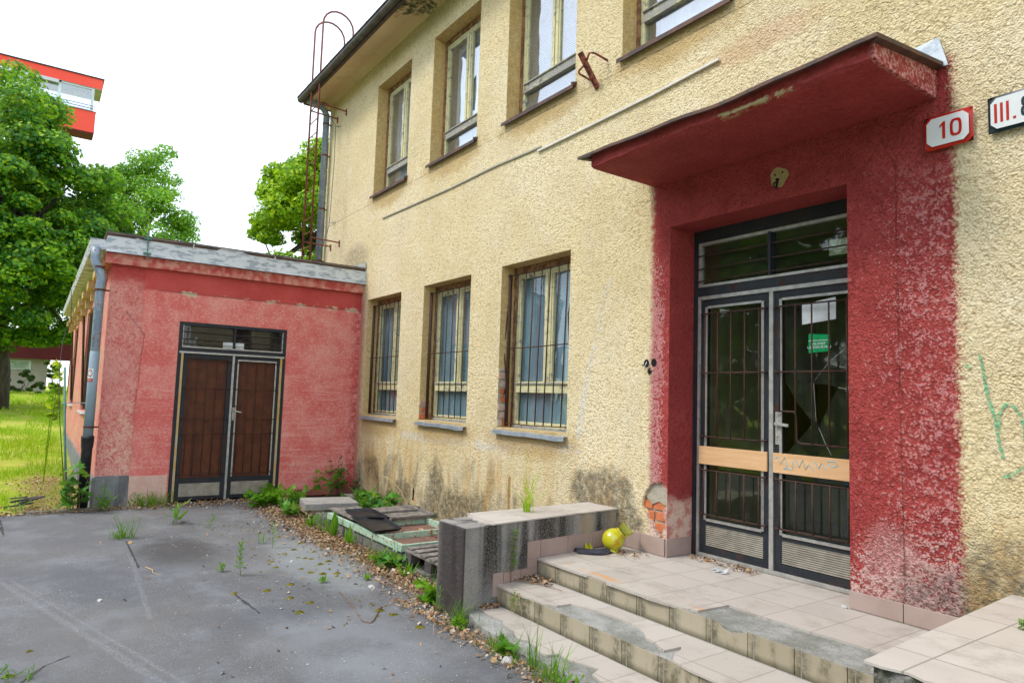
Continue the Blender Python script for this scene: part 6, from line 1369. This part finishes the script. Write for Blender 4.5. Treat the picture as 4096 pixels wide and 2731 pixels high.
# ================================================================ TREES
def tree(name, label, loc, crown_c, rad, ncl, nl, lsize, mat, seed, shape='round', trunk_r=.28, group=None):
    rng = np.random.default_rng(seed); random.seed(seed); t = thing(name, label, 'tree', loc, group); loc = Vector(loc); cc = Vector(crown_c)
    T = MB(); top = cc+Vector((0, 0, rad[2]*.5)); pts = [loc+(top-loc)*(k/6)+Vector((random.uniform(-.15, .15), random.uniform(-.15, .15), 0))*(k > 0) for k in range(7)]
    T.tube(pts, [trunk_r*(1-.13*k) for k in range(7)], 9)
    cl_ = []
    while len(cl_) < ncl:
        v = rng.normal(0, 1, 3); v /= np.linalg.norm(v); q = rng.uniform(.35, 1.0)**.5
        bumpy = 1+.22*mnoise.noise(Vector((v[0]*2+seed, v[1]*2, v[2]*2))); p = np.array(v)*q*bumpy
        if p[2] < -.85: continue
        taper = 1-.28*max(0, p[2]); cl_.append((cc.x+p[0]*rad[0]*taper, cc.y+p[1]*rad[1]*taper, cc.z+p[2]*rad[2], q))
    for k, c in enumerate(cl_):
        if k % 4 == 0:
            c3 = Vector(c[:3]); s_ = pts[random.randint(2, 5)]; mid = s_.lerp(c3, .5)+Vector((0, 0, -.2)); T.tube([s_, mid, c3], [trunk_r*.32, trunk_r*.18, .02], 6)
    T.build('trunk', 'bark', t, smooth=True)
    C = np.array([c[:3] for c in cl_]); idx = rng.integers(0, ncl, nl); rc = rng.uniform(.09, .18, ncl)*(rad[0]+rad[2])/2*1.1
    d = rng.normal(0, 1, (nl, 3)); d /= np.linalg.norm(d, axis=1, keepdims=True); rr_ = rc[idx][:, None]*rng.uniform(.35, 1, (nl, 1))**.6
    off = d*rr_*np.array([1.15, 1.15, .62]); off[:, 2] -= .25*rr_[:, 0]*(np.hypot(off[:, 0], off[:, 1])/(rc[idx]+1e-6)); P = C[idx]+off
    up = off/np.linalg.norm(off, axis=1, keepdims=True)*.7+np.array([0, 0, .7])+rng.normal(0, .45, (nl, 3)); up /= np.linalg.norm(up, axis=1, keepdims=True)
    a = rng.normal(0, 1, (nl, 3)); a -= up*(a*up).sum(1, keepdims=True); a /= np.linalg.norm(a, axis=1, keepdims=True); b = np.cross(up, a); s_ = lsize*rng.uniform(.6, 1.3, (nl, 1))
    V = np.stack([P-a*s_*.5, P+b*s_*.42-up*s_*.1, P+a*s_*.6-up*s_*.12, P-b*s_*.42-up*s_*.1], 1).reshape(-1, 3); F = np.arange(4*nl).reshape(-1, 4)
    arr_mesh('crown', V, F, mat, t); return t
tree('linden_tree', 'dense dark green tree before the orange apartment tower', (-31, -5.6, .6), (-31, -5.9, 7.2), (4.4, 4.3, 5.4), 210, 150000, .145, 'leafA', 3, trunk_r=.35)
tree('linden_tree', 'looser pale green tree behind the annex roof', (-40, -.6, 1), (-40, -.5, 8.8), (3.2, 2.7, 5.8), 140, 52000, .13, 'leafB', 8, trunk_r=.26)
tree('linden_tree', 'bright yellow-green tree beside the yellow building corner', (-24.5, 3.6, 0), (-24.5, 4.0, 6.6), (2.8, 3.2, 5.6), 170, 95000, .13, 'leafC', 19, trunk_r=.24)
# bushes before the tower
for k, (x, y, h_, lb) in enumerate(((-41, -5.0, 1.2, 'dark bush against the pale ground floor wall'), (-40.5, -3.9, 1.6, 'larger dark bush right of the first, before the passage'), (-41, -6.4, .9, 'small low bush at the left end of the pale wall'), (-60, -3.6, 3.4, 'green bush seen through the passage beyond the tower'))):
    tree('bush', lb, (x, y, 1.1), (x, y, 1.1+h_*.5), (.75, .75, h_*.6), 14, 3500, .12, 'bushleaf', 30+k, trunk_r=.03)
# trees across the yard (mirrored in the glazing)
for k, (x, y, h_) in enumerate(((-7.5, -20, 12), (-14, -21, 13), (-1, -22, 12), (-21, -23, 12), (-29, -26, 11), (6, -24, 12))):
    tree('yard_tree', 'tree across the yard opposite the entrance', (x, y, 0), (x, y, h_*.5), (4.8, 4.0, h_*.58), 90, 16000, .50, 'leafA', 60+k, trunk_r=.3, group='trees across the yard')

# ================================================================ TOWER
tw_ = thing('apartment_tower', 'tall orange apartment block with glazed top balcony behind the trees', 'building', (-52, -9, 1))
TX = -45; y1, y0 = -2.6, -24
MB().box(-47, TX, y0, y1, 18.72, 19.30, 0).box(-47, TX+.06, y0, y1+.06, 19.30, 19.36, 1).build('roof', ['orangered', 'castiron'], tw_)
MB().box(-58, TX-1.4, y0+1, y1-5.0, 1.0, 19.2).build('wall', 'houswall', tw_)
for k in range(5):
    zt = 17.30-2.95*k; y1 = -2.6-(4.5 if k else 0); MB().box(TX-1.3, TX, y0, y1-.24, zt-1.2, zt, 0).box(TX-1.3, TX+.03, y0, y1-.22, zt, zt+.03, 1).box(TX-1.3, TX+.0, y0, y1-.26, zt-1.28, zt-1.2, 2).build('balcony', ['orangered', 'castiron', 'darkred'], tw_)
    g = MB(); 
    for y in (y1-.45, y1-2.05, y1-3.9, y1-6.4, y1-9): g.box(TX-.14, TX-.04, y-.07, y+.07, zt+.03, zt+1.42)
    g.box(TX-.14, TX-.04, y0, y1-.52, zt+1.30, zt+1.42).box(TX-.14, TX-.04, y0, y1-.52, zt+.03, zt+.10)
    g.box(TX-1.3, TX-.14, y1-.5, y1-.42, zt+.03, zt+.1).box(TX-1.3, TX-.14, y1-.5, y1-.42, zt+1.32, zt+1.42)
    W = g.build('balcony_glazing', 'towerframe', tw_)
    MB().box(TX-.10, TX-.08, y1-3.9, y1-.52, zt+.1, zt+1.30).box(TX-1.3, TX-.14, y1-.47, y1-.45, zt+.1, zt+1.32).build('pane', glass_mat('balcony_glass', (.85, .92, .97), .25, .1) if k == 0 else bpy.data.materials['balcony_glass'], W)
    if k == 0:
        MB().tube([(TX+.12, y1-.3, zt+.14), (TX+.12, y0+8, zt+.14)], .02, 5).tube([(TX+.12, y1-.3, zt+.30), (TX+.12, y0+8, zt+.30)], .02, 5).tube([(TX+.12, y1-.3, zt+.14), (TX+.2, y1-.3, zt+.22), (TX+.12, y1-.3, zt+.30)], .02, 5).build('rail', 'castiron', W)
        MB().box(TX+.0, TX+.16, y0+5, y1-2.1, zt+1.18, zt+1.36).build('awning_box', simple('white_awning', (.66, .70, .74), None, .5, bumps=0), W)
y1 = -2.6
MB().box(-47, TX-.01, y0, y1-.01, 18.69, 18.719).build('roof_soffit', 'houswall', tw_)
MB().box(TX-1.3, TX, y0, y1-.3, 3.0, 4.2).build('dark_band', 'darkred', tw_)
gw = MB(); gw.box(TX-1.5, TX-.3, y0, -4.05, 1.0, 3.0); gw.build('ground_floor', 'houswall', tw_)
f = MB(); f.box(TX-.3, TX-.26, -6.1, -4.8, 2.4, 2.9).build('window', 'towerframe', tw_); 
MB().box(TX-.26, TX-.25, -6.0, -4.9, 2.46, 2.84).build('window_pane', 'doorglass', tw_)
MB().box(TX-.5, TX-.2, -3.05, -2.85, 1.0, 3.0).build('pillar', 'bark', tw_)
